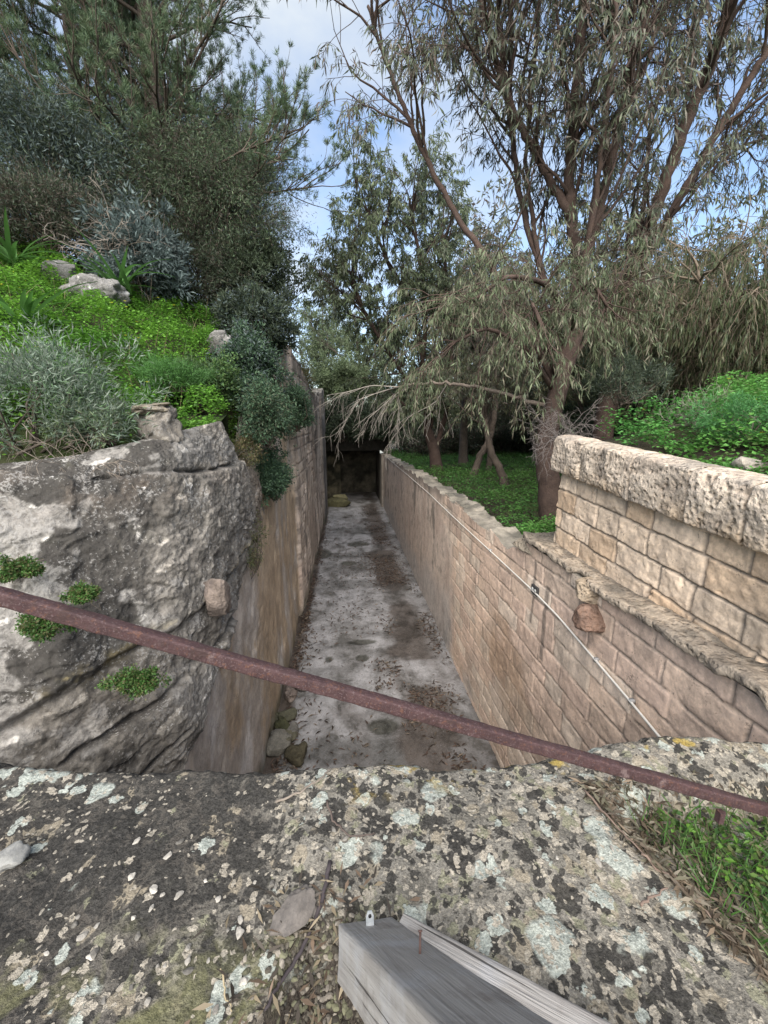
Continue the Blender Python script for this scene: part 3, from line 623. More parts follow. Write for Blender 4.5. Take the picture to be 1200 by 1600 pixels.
# ------------------------------------------------------------------ left trench wall
XL = -1.15
def left_wall():
    ys = np.concatenate([np.arange(1.1, 7, 0.025), np.arange(7, 8.6, 0.03), [8.62, 8.66, 8.70], np.arange(8.75, 19.51, 0.06)]); v = np.linspace(0, 1, 200)
    T = left_top(ys); T = T + 0.16 * fbm(np.stack([ys, 0 * ys, 0 * ys], -1), 1.8, 5, 3, 0.65) * (ys > 5)
    A = np.repeat(ys[:, None], 200, 1); Bz = -0.05 + (T[:, None] + 0.05) * v[None]
    P = np.stack([0 * A + XL, A, Bz], -1)
    step = sstep(8.62, 8.70, A) * 0.085; pier = sstep(17.2, 17.25, A) * 0.09
    S = np.stack([A * 1.25, Bz * 0.6 + 0.25 * A, 0 * A], -1); s1 = fbm(S, 1.6, 5, 5, 0.62); s2 = fbm(S, 2.6, 5, 8, 0.68) * 0.6 + 0.5 * fbm(P, 3.0, 5, 18, 0.65); big = fbm(P, 0.7, 4, 9)
    brk = sstep(0.2, 0.45, fbm(P, 1.6, 5, 19) + 0.3 * sstep(3.4, 4.6, Bz))               # render fallen away
    P[..., 0] += step + pier + 0.03 * big + 0.010 * fbm(P, 6, 4, 11) - 0.028 * brk
    near = lerp(np.array([0.30, 0.235, 0.165]), np.array([0.43, 0.345, 0.25]), sstep(-.4, .4, s2)[..., None])
    gy_ = np.array([0.37, 0.35, 0.33]); near = lerp(near, gy_, (sstep(-0.05, 0.4, s1 + 0.3 * sstep(5.5, 3.2, A)) * 0.75)[..., None])
    near = lerp(near, np.array([0.60, 0.59, 0.58]), (sstep(0.22, 0.5, s1 * 0.7 + s2 * 0.55) * 0.75 * sstep(3.2, 1.2, Bz))[..., None])
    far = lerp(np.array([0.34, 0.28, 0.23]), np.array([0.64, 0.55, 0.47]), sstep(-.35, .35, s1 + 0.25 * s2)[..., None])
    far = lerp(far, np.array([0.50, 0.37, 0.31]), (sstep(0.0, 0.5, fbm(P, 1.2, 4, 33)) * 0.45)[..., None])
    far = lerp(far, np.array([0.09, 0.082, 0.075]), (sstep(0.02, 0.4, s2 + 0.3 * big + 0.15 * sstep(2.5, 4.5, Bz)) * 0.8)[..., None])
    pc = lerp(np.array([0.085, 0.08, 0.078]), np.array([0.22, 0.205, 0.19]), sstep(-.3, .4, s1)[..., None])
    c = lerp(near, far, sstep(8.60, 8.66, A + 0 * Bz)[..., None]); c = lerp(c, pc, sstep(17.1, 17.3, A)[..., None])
    c = lerp(c, np.array([0.30, 0.25, 0.20]) * (0.7 + 0.5 * hrand((np.floor(A * 3) * 31 + np.floor(Bz * 5)).astype(int)))[..., None], (brk * 0.6 * sstep(7, 9, A))[..., None])
    ed = courses(-0.2, 6.5, 0.24, 0.34, random.Random(8)); bid, dj = ashlar(A + 0.02 * fbm(P, 4, 3, 51), Bz + 0.02 * fbm(P, 3, 3, 52), random.Random(9), ed, 0.35, 0.75)
    fz = sstep(8.60, 8.66, A) * sstep(17.2, 17.1, A); vis = fz * sstep(-0.25, 0.25, fbm(P, 1.1, 4, 53)); jj = sstep(0.028, 0.008, dj) * vis
    P[..., 0] -= 0.02 * jj - 0.016 * (hrand(bid) - 0.5) * vis; c = c * (1 + 0.35 * (hrand(bid, 3) - 0.5) * vis)[..., None]; c = lerp(c, np.array([0.10, 0.085, 0.075]), (jj * 0.7)[..., None])
    pt = sstep(0.38, 0.55, fbm(P, 3.4, 5, 54, 0.65)) * fz; c = lerp(c, np.array([0.09, 0.075, 0.065]), (pt * 0.7)[..., None]); P[..., 0] -= 0.03 * pt
    for (a, b) in [(10.3, 2.75), (11.2, 2.3), (12.6, 2.9), (10.9, 3.3), (13.4, 3.4), (9.6, 2.1)]:                    # put-log holes
        m = sstep(0.14, 0.10, np.maximum(np.abs(A - a), np.abs(Bz - b))); P[..., 0] -= 0.12 * m; c = lerp(c, np.array([0.07, 0.05, 0.045]), (m * 0.8)[..., None])
    moss = sstep(0.35, -0.05, Bz + 0.35 * fbm(P, 1.5, 4, 44)); c = lerp(c, np.array([0.07, 0.075, 0.05]), (moss * 0.75)[..., None])
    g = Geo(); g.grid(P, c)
    w = np.linspace(0, -0.45, 10); XX = P[:, -1:, 0] + w[None]; q = np.stack([XX, np.repeat(ys[:, None], 10, 1), T[:, None] + 0 * XX], -1); q[..., 2] += 0.08 * fbm(q, 4, 4, 3) * (w < -0.03)[None]
    q[:, 0] = P[:, -1]; g.grid(q, lerp(np.array([0.13, 0.12, 0.10]), np.array([0.32, 0.30, 0.26]), sstep(-.4, .4, fbm(q, 5, 4, 9))[..., None]))
    e = np.stack([P[-1], P[-1] * [0, 1, 1] + [XL - 0.45, 0, 0]], 0); g.grid(e, (0.10, 0.095, 0.09))
    tag(g.build('plastered_wall', M['plaster'], loc=(XL, 5, 0)), 'tall streaked brown plaster wall lining the trench opposite the block wall', 'wall')
left_wall()

# far end of the trench: dark culvert mouth
root = thing('culvert', 'dark stone culvert mouth closing the far end of the trench', 'culvert', (0.4, 22.2, 0))
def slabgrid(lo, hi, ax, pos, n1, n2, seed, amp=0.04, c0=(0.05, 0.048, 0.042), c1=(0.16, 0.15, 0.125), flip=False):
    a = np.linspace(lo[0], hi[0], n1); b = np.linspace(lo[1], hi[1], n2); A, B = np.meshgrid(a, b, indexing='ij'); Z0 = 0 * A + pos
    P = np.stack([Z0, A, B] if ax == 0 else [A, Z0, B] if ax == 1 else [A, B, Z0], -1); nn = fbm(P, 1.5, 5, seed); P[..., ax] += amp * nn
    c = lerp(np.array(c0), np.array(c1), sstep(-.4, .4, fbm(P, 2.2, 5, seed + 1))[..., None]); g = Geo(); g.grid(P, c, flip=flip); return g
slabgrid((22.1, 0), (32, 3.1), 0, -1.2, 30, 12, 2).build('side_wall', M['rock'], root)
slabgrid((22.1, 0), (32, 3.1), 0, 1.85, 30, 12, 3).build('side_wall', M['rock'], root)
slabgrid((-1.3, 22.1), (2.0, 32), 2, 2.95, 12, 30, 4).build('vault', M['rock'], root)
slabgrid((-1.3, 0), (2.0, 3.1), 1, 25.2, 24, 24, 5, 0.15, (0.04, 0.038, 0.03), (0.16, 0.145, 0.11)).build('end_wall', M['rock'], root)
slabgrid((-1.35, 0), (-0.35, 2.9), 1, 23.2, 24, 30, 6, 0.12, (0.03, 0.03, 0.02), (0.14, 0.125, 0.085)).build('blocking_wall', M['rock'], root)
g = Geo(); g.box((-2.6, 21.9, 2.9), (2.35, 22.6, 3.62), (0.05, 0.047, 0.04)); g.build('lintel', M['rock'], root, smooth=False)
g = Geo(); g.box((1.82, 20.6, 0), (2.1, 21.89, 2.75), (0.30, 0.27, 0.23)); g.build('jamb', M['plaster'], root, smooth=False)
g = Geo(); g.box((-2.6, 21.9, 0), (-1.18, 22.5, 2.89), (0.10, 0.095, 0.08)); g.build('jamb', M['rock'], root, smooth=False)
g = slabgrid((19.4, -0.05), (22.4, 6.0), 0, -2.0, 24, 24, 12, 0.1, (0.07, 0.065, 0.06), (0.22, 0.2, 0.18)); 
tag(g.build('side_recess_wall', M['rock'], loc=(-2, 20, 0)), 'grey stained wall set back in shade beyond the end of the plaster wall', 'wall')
g = Geo(); rng = random.Random(3)
rock(g, (-0.55, 21.3, 0.16), (0.85, 0.55, 0.3), 61, 4, 0.25, (0.12, 0.115, 0.06), square=0.4)
rock(g, (-0.35, 21.5, 0.42), (0.45, 0.35, 0.16), 62, 4, 0.25, (0.17, 0.16, 0.09), square=0.4)
tag(g.build('mossy_block', M['rock'], loc=(-0.5, 21.3, 0)), 'low mossy stone block in front of the dark culvert mouth', 'stone')

# ------------------------------------------------------------------ natural rock on the left
def outcrop():
    bot = np.array([(-7.0, 0.7, 2.0), (-3.8, 1.15, 2.1), (-2.4, 1.45, 2.1), (-1.6, 1.85, 2.0), (-1.14, 2.38, 2.05), (-1.04, 3.0, 2.5), (-1.04, 3.6, 2.72), (-1.07, 4.3, 2.88), (-1.1, 5.0, 3.0), (-1.22, 5.7, 3.1), (-1.5, 6.3, 3.3)])
    topp = np.array([(-7.0, 3.0, 4.6), (-3.8, 2.85, 4.22), (-2.5, 2.8, 4.12), (-1.85, 2.95, 4.18), (-1.5, 3.3, 4.28), (-1.3, 3.6, 4.36), (-1.16, 3.95, 4.42), (-1.16, 4.35, 4.05), (-1.2, 5.0, 3.72), (-1.35, 5.7, 3.6), (-1.6, 6.3, 3.6)])
    L = np.concatenate([[0], np.cumsum(np.linalg.norm(np.diff(bot + topp, axis=0), axis=1))]); s = np.concatenate([np.linspace(0, L[1], 40)[:-1], np.linspace(L[1], L[-1], 760)])
    Bp = np.stack([np.interp(s, L, bot[:, k]) for k in range(3)], -1); Tp = np.stack([np.interp(s, L, topp[:, k]) for k in range(3)], -1)
    ker = np.exp(-np.linspace(-2, 2, 25) ** 2); ker /= ker.sum()
    def sm(a): return np.stack([np.convolve(np.pad(a[:, k], 12, 'edge'), ker, 'valid') for k in range(3)], -1)
    Bp, Tp = sm(Bp), sm(Tp)
    t = np.linspace(0, 1, 300)
    prof = np.interp(t, [0, 0.28, 0.40, 0.62, 0.82, 0.93, 1], [0, 0.22, 0.33, 0.52, 0.72, 0.85, 1.0])      # inset grows slowly, then rounds over
    P = np.zeros((len(s), len(t), 3))
    for j in range(len(t)):
        P[:, j, :2] = lerp(Bp[:, :2], Tp[:, :2], prof[j]); P[:, j, 2] = lerp(Bp[:, 2], Tp[:, 2], np.interp(t[j], [0, .82, 1], [0, 0.93, 1]))
    du = np.gradient(P, axis=0); dv = np.gradient(P, axis=1); N = norm(np.cross(du, dv)); 
    if N[200, 60, 1] > 0: N = -N
    # tilted bedding: steps and cracks
    X_, Y_, Z_ = P[..., 0], P[..., 1], P[..., 2]
    w = 0.16 * fbm(P, 1.6, 6, 4, 0.6)
    b1 = Z_ - 0.34 * (X_ + 1.2) - 3.02 + w * 0.55; b2 = Z_ - 0.30 * (X_ + 1.2) - 2.62 + w * 0.5; b3 = Z_ + 0.05 * (X_ + 1.2) - 4.02 + w * 0.4; b4 = Z_ - 0.55 * (X_ + 1.2) - 2.3 + w * 0.5
    qn = fbm(P * np.array([1, 1, 1.5]) + 0.06 * fbm(P, 6, 4, 58)[..., None], 1.7, 3, 57, 0.45) * 4.5; fr_ = qn - np.floor(qn)
    terr = (np.floor(qn) + sstep(0.40, 0.52, fr_)) / 4.5
    disp = 0.07 * fbm(P, 0.9, 4, 21, 0.5) + 0.04 * fbm(P, 5, 7, 22, 0.7) + 0.075 * terr - 0.012 * np.abs(fbm(P, 9, 6, 26, 0.7)) + 0.014 * fbm(P, 16, 5, 27, 0.7)
    disp += 0.055 * sstep(-0.02, 0.04, b1) - 0.04 * sstep(-0.02, 0.02, b2) * (1 - sstep(0.1, 0.3, b2)) - 0.05 * sstep(-0.02, 0.03, b3)
    crack = 0
    for b, wd in ((b1, 0.022), (b2, 0.022), (b3, 0.016), (b4, 0.014)): crack = np.maximum(crack, np.exp(-(b / wd) ** 2) * sstep(-0.35, 0.1, fbm(P, 2.2, 3, int(wd * 1000) + 5)))
    disp -= 0.07 * crack
    fade = sstep(1, 0.94, t)[None] * 0.75 + 0.25
    P = P + N * (disp * fade)[..., None]
    # lichen and weathering: black crust on the upper shoulder, pale stone below
    u = np.clip((P[..., 2] - 2.6) / 1.6, 0, 1)
    m1 = fbm(P, 1.5, 5, 31, 0.6); m2 = fbm(P, 5.5, 5, 32, 0.65); m3 = fbm(P, 2.6, 5, 36, 0.6)
    c = lerp(np.array([0.25, 0.232, 0.205]), np.array([0.50, 0.465, 0.415]), sstep(-.35, .35, m2 + 0.4 * m1)[..., None])
    frontness = sstep(-1.18, -1.38, P[..., 0] + 0.1 * m1)
    blk = sstep(-0.06, 0.14, m1 * 0.8 + m2 * 0.7 + 0.62 * sstep(-0.05, 0.12, b1) * frontness - 0.08) * frontness
    c = lerp(c, np.array([0.024, 0.024, 0.022]), (blk * 0.88)[..., None])
    c = lerp(c, np.array([0.62, 0.60, 0.57]), (sstep(0.08, 0.22, m3 + 0.7 * m2) * 0.85)[..., None])
    c = lerp(c, np.array([0.11, 0.108, 0.105]), (sstep(0.0, 0.45, m3 + 0.2) * (1 - frontness) * 0.55)[..., None])
    brown = sstep(4.3, 5.0, P[..., 1]) * (P[..., 0] > -2); c = lerp(c, np.array([0.30, 0.21, 0.135]), (brown * sstep(-.4, .3, m1) * 0.75)[..., None])
    rb = np.exp(-((b3 + 0.1) / 0.12) ** 2); c = lerp(c, np.array([0.30, 0.22, 0.16]), (rb * sstep(0, .4, m2 + .2) * 0.3)[..., None])
    yl = np.exp(-((b1 - 0.03) / 0.05) ** 2) * sstep(0.05, 0.3, m2 + 0.1) * sstep(-1.9, -1.5, P[..., 0]); c = lerp(c, np.array([0.52, 0.42, 0.18]), (yl * 0.55)[..., None])
    gl = sstep(0.2, 0.5, fbm(P, 1.7, 4, 38)) * sstep(-1.7, -2.3, P[..., 0]); c = lerp(c, np.array([0.20, 0.20, 0.10]), (gl * 0.5)[..., None])
    c = lerp(c, np.array([0.035, 0.032, 0.03]), (crack * 0.85)[..., None])
    g = Geo(); flip = np.mean(np.cross(du, dv)[..., 1]) > 0; g.grid(P, c, flip=bool(flip))
    # roll the top back under the turf
    q = np.stack([lerp(P[:, -1], P[:, -1] + np.array([-0.5, 0.9, -0.15]), k) for k in np.linspace(0, 1, 8)], 1); g.grid(q, (0.16, 0.14, 0.11), flip=bool(flip))
    tag(g.build('rock_outcrop', M['outcrop'], loc=(-1.6, 2.5, 3)), 'big grey limestone outcrop with black lichen crust and tilted cracks', 'rock')
outcrop()
# hewn block sticking out of the outcrop
g = Geo(); c0 = at(333, 935, x=-1.06)
rock(g, (c0[0] + 0.02, c0[1], c0[2]), (0.10, 0.10, 0.19), 9, 5, 0.5, (0.17, 0.14, 0.12), square=0.4)
tag(g.build('hewn_block', M['rock'], loc=c0), 'squared brownish block jutting from the outcrop above the plaster wall', 'stone')
# two stones balanced on the outcrop
for (px, py, y, rad, sd, lab, cl) in [(246, 672, 3.35, (0.15, 0.15, 0.17), 31, 'pale speckled upright stone standing on the outcrop below a flat stone', (0.36, 0.33, 0.29)), (238, 638, 3.37, (0.12, 0.12, 0.045), 32, 'flat tan stone balanced on top of the upright speckled stone', (0.36, 0.31, 0.23))]:
    g = Geo(); q = at(px, py, y=y); rock(g, q, rad, sd, 5, 0.55, np.array(cl) * 1.1, square=0.4, rot=0.4, freq=1.8)
    tag(g.build('loose_rock', M['outcrop'], loc=q), lab, 'stone')
for (px, py, y, rad, sd, lab) in [(145, 455, 6.3, (0.50, 0.32, 0.26), 41, 'large smooth pale boulder in the green meadow below the blue grey bush'), (95, 420, 6.6, (0.24, 0.2, 0.2), 42, 'smaller pale boulder among dark leaves above the meadow, beside the large boulder'), (342, 528, 6.6, (0.22, 0.2, 0.19), 43, 'small pale boulder at the meadow edge under the dark shrubs')]:
    g = Geo(); q = at(px, py, y=y); q[2] -= 0.07; rock(g, q, np.array(rad) * 0.95, sd, 5, 0.4, (0.36, 0.36, 0.36), rot=-0.5, freq=2.4)
    tag(g.build('boulder', M['outcrop'], loc=q), lab, 'boulder')

# ------------------------------------------------------------------ foreground wall top
def slab_edge(x): 
    q = np.stack([x, 0 * x, 0 * x], -1)
    return np.interp(x, [-3, -1.4, -0.6, 0.6, 1.0, 1.3, 1.9], [1.50, 1.46, 1.37, 1.27, 1.30, 1.33, 1.20]) + 0.028 * fbm(q, 5, 4, 3) + 0.012 * fbm(q, 22, 3, 6)
def slab_h(x, y):
    p = np.stack([x, y, 0 * x], -1)
    h = 3.1 + 0.03 * fbm(p, 2.2, 4, 13) + 0.016 * fbm(p, 9, 5, 14, 0.6)
    line = x - (0.86 + 0.24 * (1.09 - y)) - 0.04 * fbm(p, 5, 3, 2)
    h = h - 0.10 * sstep(-0.02, 0.07, line) * sstep(1.10, 1.02, y + 0.03 * fbm(p, 6, 3, 4))
    d = ((x + 0.10 + 0.06 * fbm(p, 4, 3, 8)) / 0.13) ** 2 + (np.maximum(y - 0.45, 0) / 0.34) ** 2
    h = h - 0.075 * sstep(1.25, 0.6, d)
    h = h + 0.03 * sstep(1.0, 1.2, y) * sstep(0.95, 1.15, x)
    return h
def foreground():
    xs = np.arange(-2.9, 1.93, 0.0085); k = np.concatenate([np.linspace(-0.9, 0.0, 30)[:-1], np.linspace(0.0, 0.45, 40)[:-1], np.linspace(0.45, 1, 190)])
    E = slab_edge(xs); X_ = np.repeat(xs[:, None], len(k), 1); Y_ = k[None] * E[:, None]
    P = np.stack([X_, Y_, slab_h(X_, Y_)], -1)
    lip = sstep(0.07, 0.0, E[:, None] - Y_); P[..., 2] -= 0.05 * lip ** 2
    down = [P[:, -1] + np.array([0, a, b]) for a, b in ((0.012, -0.02), (0.016, -0.06), (0.0, -0.14), (0.0, -0.5), (0.0, -1.2), (0.0, -3.1))]
    Dn = np.stack([P[:, -1]] + down, 1); Dn[:, 1:, 1] += 0.03 * fbm(Dn[:, 1:], 5, 3, 9)
    g = Geo(); g.grid(np.concatenate([P, Dn[:, 1:]], 1), (0.3, 0.3, 0.3))
    tag(g.build('cross_wall', M['slab']), 'broad lichen covered stone wall top across the near end of the trench', 'wall')
foreground()

# ------------------------------------------------------------------ rusty rail
def rail():
    a = at(-60, 903, y=0.0001) if False else None
    def on(px, py, t): return EYE + (_R * (px - 600) / F + _U * (800 - py) / F + _FW) * t
    A0 = on(-420, 800, 0.66); A = on(0, 928, 0.80); B = on(1200, 1264, 1.17); d = norm((B - A)); Bn = B + d * 0.5; An = A - d * 0.9
    root = thing('rusty_rail', 'rusty maroon square steel rail slanting across in front of the trench', 'rail', B)
    s = 0.0148; nseg = 260; t = np.linspace(0, 1, nseg)
    u = norm(np.cross(d, np.array([0, 0, 1.0]))); v = np.cross(u, d)
    ang = math.radians(6); u, v = u * math.cos(ang) + v * math.sin(ang), v * math.cos(ang) - u * math.sin(ang)
    ring = []
    for (ca, cb) in ((1, 1), (-1, 1), (-1, -1), (1, -1)):
        for e in (0.0, 0.5, 1.0):
            a_ = math.atan2(cb, ca) + (e - 0.5) * PI / 2; ring.append((ca * (s - 0.004) + 0.004 * math.cos(a_), cb * (s - 0.004) + 0.004 * math.sin(a_)))
    R_ = np.array(ring); line = An + (Bn - An) * t[:, None]; sag = 0.006 * np.sin(t * PI)
    line[:, 2] -= sag
    P = line[:, None] + u * R_[None, :, :1] + v * R_[None, :, 1:]
    P = np.concatenate([P, P[:, :1]], 1); P += 0.0012 * (fbm(P, 40, 3, 3)[..., None])
    g = Geo(); g.grid(P, (0.2, 0.1, 0.1)); 
    for row in (0, -1): g.add(P[row, :12], T=[(0, i, i + 1) if row else (0, i + 1, i) for i in range(1, 11)], col=(0.1, 0.05, 0.05))
    g.build('bar', M['rust'], root)
    q = on(1128, 1262, 1.145); g = Geo(); g.box(q - [0.008, 0.008, 0.05], q + [0.008, 0.008, -0.012], (0.1, 0.05, 0.05)); g.build('stub_post', M['rust'], root, smooth=False)
    q = on(-30, 918, 0.79); g = Geo(); g.box(q + [-0.25, -0.02, -1.2], q + [-0.215, 0.015, 0.02], (0.1, 0.05, 0.05)); g.build('post', M['rust'], root, smooth=False)
rail()

# ------------------------------------------------------------------ timbers by the feet
def beam(label, p0, p1, wdt, hgt, roll, seed, nail=None, chamfer=0.004):
    p0, p1 = np.array(p0), np.array(p1); d = norm(p1 - p0); Ln = np.linalg.norm(p1 - p0); u = norm(np.cross([0, 0, 1.0], d)); v = np.cross(d, u)
    u, v = u * math.cos(roll) + v * math.sin(roll), v * math.cos(roll) - u * math.sin(roll)
    root = thing('timber_beam', label, 'beam', p0, 'old grey timbers by the feet')
    root.rotation_mode = 'QUATERNION'
    root.rotation_quaternion = Matrix((Vector(d), Vector(u), Vector(v))).transposed().to_quaternion()
    n, m = 120, 12; t = np.linspace(0, 1, n); a, b = wdt / 2, hgt / 2
    pr = []
    for (c0, c1) in (((-a, -b), (a, -b)), ((a, -b), (a, b)), ((a, b), (-a, b)), ((-a, b), (-a, -b))):
        for k in np.concatenate([[0.03], np.linspace(0.12, 0.88, m - 2), [0.97]]): pr.append((lerp(c0[0], c1[0], k), lerp(c0[1], c1[1], k)))
    pr = np.array(pr + pr[:1]); P = np.zeros((n, len(pr), 3)); P[..., 0] = (t * Ln)[:, None]; P[..., 1] = pr[None, :, 0]; P[..., 2] = pr[None, :, 1]
    P[..., 1:] *= (1 + 0.05 * fbm(P * np.array([1, 5, 5]), 5, 4, seed))[..., None]; P[:4, :, 0] += 0.008 * fbm(P[:4], 30, 3, seed)
    g = Geo(); g.grid(P, (0.3, 0.3, 0.3), flip=False)
    for row in (0, -1):
        V = np.concatenate([P[row, :-1], P[row, :-1].mean(0)[None]]); mm = len(V) - 1; g.add(V, T=[((k + 1) % mm, k, mm) if row == -1 else (k, (k + 1) % mm, mm) for k in range(mm)])
    me = g.build('timber', M['wood']); me.parent = root
    if nail:
        for (x_, y_, tl) in nail:
            g = Geo(); base = np.array([x_, y_, b]); tip = base + np.array([-0.003, 0.006, 0.030]); g.tube([base - [0, 0, 0.01], tip], 0.0024, 8, (0.10, 0.06, 0.05)); g.tube([tip, tip + [0, 0, 0.002]], 0.0045, 8, (0.12, 0.07, 0.06))
            nb = g.build('nail', M['cable']); nb.parent = root
    return root
b1 = beam('thick grey weathered timber pointing at the trench with a nail sticking up', (0.025, 0.738, 3.10), (0.19, 0.29, 3.61), 0.145, 0.10, -0.3, 3, [(0.33, 0.02, 0)])
b2 = beam('flat grey weathered board lying against the thick timber', (0.10, 0.73, 3.115), (0.78, 0.27, 3.22), 0.11, 0.06, -0.08, 4)
q = at(578, 1446, y=0.745); q[2] += 0.012
root = thing('metal_bracket', 'tiny white metal bracket plate with two screw holes at the end of the thick timber', 'bracket', q)
g = Geo(); th = 0.0025
V = [];
u_ = np.array([1, 0.1, 0.0]); u_ = u_ / np.linalg.norm(u_); up = norm(np.array([0.0, 0.45, 0.9])); nn = np.cross(u_, up)
for sgn in (0, 1):
    for (a_, b_) in ((-0.010, -0.022), (0.010, -0.022), (0.010, 0.012), (0.005, 0.024), (-0.005, 0.024), (-0.010, 0.012)): V.append(q + u_ * a_ + up * b_ + nn * th * sgn)
g.add(V, [(0, 1, 2, 5), (5, 2, 3, 4), (11, 8, 7, 6), (10, 9, 8, 11)] + [(k, k + 6, (k + 1) % 6 + 6, (k + 1) % 6) for k in range(6)]); g.build('plate', M['plate'], root, smooth=False)
for b_ in (-0.012, 0.014):
    g = Geo(); c0 = q + up * b_ + nn * (th + 0.0003); g.tube([c0, c0 + nn * 0.0012], 0.0042, 10, (0.02, 0.02, 0.02)); g.build('screw_hole', M['cable'], root)

# ------------------------------------------------------------------ loose stones, litter and soil on the wall top
RS = np.random.RandomState(7)
def surf(x, y): return float(slab_h(np.array([x]), np.array([y]))[0])
q = at(462, 1425, z=3.11); g = Geo(); rock(g, (q[0], q[1], surf(q[0], q[1]) + 0.012), (0.062, 0.04, 0.024), 77, 5, 0.35, (0.135, 0.122, 0.11), square=0.3, freq=1.4, rot=0.9)
tag(g.build('flat_stone', M['pebble'], loc=q), 'flat wedge shaped grey stone with a small hole beside the gravel hollow', 'stone')
q = at(8, 1338, z=3.12); g = Geo(); rock(g, (q[0], q[1], surf(q[0], q[1]) + 0.02), (0.05, 0.036, 0.025), 78, 4, 0.5, (0.25, 0.25, 0.235), square=0.45, rot=0.3)
tag(g.build('pale_stone', M['pebble'], loc=q), 'squarish pale stone lying alone on the dark crusted end of the wall top', 'stone')
q = at(1165, 745, x=2.45); g = Geo(); rock(g, (q[0], q[1], float(ground_z(np.array([q[0]]), np.array([q[1]]))[0]) + 0.03), (0.09, 0.08, 0.06), 79, 4, 0.25, (0.36, 0.33, 0.28))
tag(g.build('bank_stone', M['rock'], loc=q), 'pale stone lying on the coping at the foot of the grassy bank', 'stone')
cent = [(374, 1452), (140, 1490), (147, 1485), (215, 1462), (295, 1478), (280, 1395), (205, 1367), (262, 1332), (540, 1312), (240, 1388), (300, 1320), (425, 1380), (398, 1375), (325, 1495), (70, 1480), (340, 1400), (480, 1460), (505, 1340), (985, 1290), (955, 1328), (870, 1345), (935, 1350), (990, 1425), (828, 1295), (700, 1260)]
for i, (px, py) in enumerate(cent + [(RS.uniform(0, 560), RS.uniform(1290, 1590)) for _ in range(30)]):
    q = at(px, py, z=3.105); r = RS.uniform(0.004, 0.009) * (1.35 if i < 10 else 1.0); g = Geo()
    cl = np.array([0.27, 0.255, 0.225]) * RS.uniform(0.35, 1.5); zz = surf(q[0], q[1])
    rock(g, (q[0], q[1], zz + r * 0.35), (r * RS.uniform(.9, 1.8), r, r * RS.uniform(.4, .7)), 200 + i, 2, 0.7, cl, rot=RS.uniform(0, 6))
    o = g.build('pebble', M['pebble'], smooth=False, loc=(q[0], q[1], zz)); tag(o, 'small loose pebble lying on the lichen covered wall top', 'pebble', 'pebbles on the wall top')
# gravel filling the hollow
g = Geo(); gs = Geo()
for i in range(900):
    x, y = RS.normal(-0.09, 0.075), RS.uniform(0.5, 0.82); r = RS.uniform(0.0025, 0.008); zz = surf(x, y)
    cl = np.array([[0.20, 0.18, 0.15], [0.10, 0.09, 0.07], [0.11, 0.11, 0.07], [0.05, 0.045, 0.035]][RS.randint(4)]) * RS.uniform(0.6, 1.3)
    rock(g, (x, y, zz + r * 0.3), (r * RS.uniform(.8, 1.9), r, r * .7), i, 2, 0.6, cl, rot=RS.uniform(0, 6))
tag(g.build('gravel', M['pebble'], smooth=False), 'fine gravel and chippings in the hollow beside the timbers', 'gravel', kind='stuff')

def flat_litter(name, n, xf, L, W, cols, zf, label, tilt=0.35):
    P = xf(n); n = len(P); z = zf(P[:, 0], P[:, 1]); a = RS.uniform(0, 2 * PI, n)
    D = np.stack([np.cos(a), np.sin(a), RS.normal(0, tilt * 0.5, n)], -1); N = norm(np.stack([RS.normal(0, tilt, n), RS.normal(0, tilt, n), np.ones(n)], -1))
    g = Geo(); c = np.array(cols)[RS.randint(len(cols), size=n)] * RS.uniform(0.6, 1.4, (n, 1))
    g.leaves(np.stack([P[:, 0], P[:, 1], z + RS.uniform(0.003, 0.02, n)], -1), D, N, RS.uniform(*L, n), RS.uniform(*W, n), c)
    return tag(g.build(name, M['leaf']), label, 'litter', kind='stuff')
def pocket(n):
    y = RS.uniform(0.5, 1.12, n); x = 0.86 + 0.24 * (1.09 - y) + RS.exponential(0.17, n) - 0.03; return np.stack([x, y], -1)
flat_litter('leaf_litter', 3000, pocket, (0.02, 0.06), (0.005, 0.012), [(0.17, 0.13, 0.09), (0.24, 0.21, 0.16), (0.09, 0.07, 0.05), (0.13, 0.12, 0.08)], slab_h, 'dry grey brown leaves drifted along the right edge of the wall top', 0.5)
def crack_l(n): return np.stack([RS.normal(-0.12, 0.1, n), RS.uniform(0.5, 0.9, n)], -1)
flat_litter('leaf_debris', 260, crack_l, (0.02, 0.055), (0.005, 0.011), [(0.14, 0.10, 0.07), (0.22, 0.18, 0.12), (0.06, 0.05, 0.04)], slab_h, 'dark rotting leaf debris in the gravel hollow', 0.4)
def floor_l(n):
    y = 1.6 + RS.beta(1.1, 1.8, n) * 19; t = RS.uniform(0, 1, n)
    x = np.where(t < 0.62, 1.22 + 0.12 * np.sin(y * 0.9) + RS.normal(0, 0.30, n), np.where(t < 0.8, -1.05 + np.abs(RS.normal(0, 0.13, n)), RS.uniform(-1.1, 1.9, n))); q = np.stack([np.clip(x, -1.1, 1.9), y], -1); f = fbm(np.stack([q[:, 0], q[:, 1] * 0.7, 0 * y], -1), 1.6, 4, 91); return q[RS.uniform(0, 1, n) < sstep(-0.25, 0.3, f)]
flat_litter('leaf_drift', 16000, floor_l, (0.05, 0.13), (0.012, 0.028), [(0.10, 0.065, 0.05), (0.15, 0.10, 0.075), (0.06, 0.045, 0.035), (0.20, 0.16, 0.12)], lambda x, y: 0 * x + 0.012, 'brown fallen leaves drifted over the trench floor', 0.2)

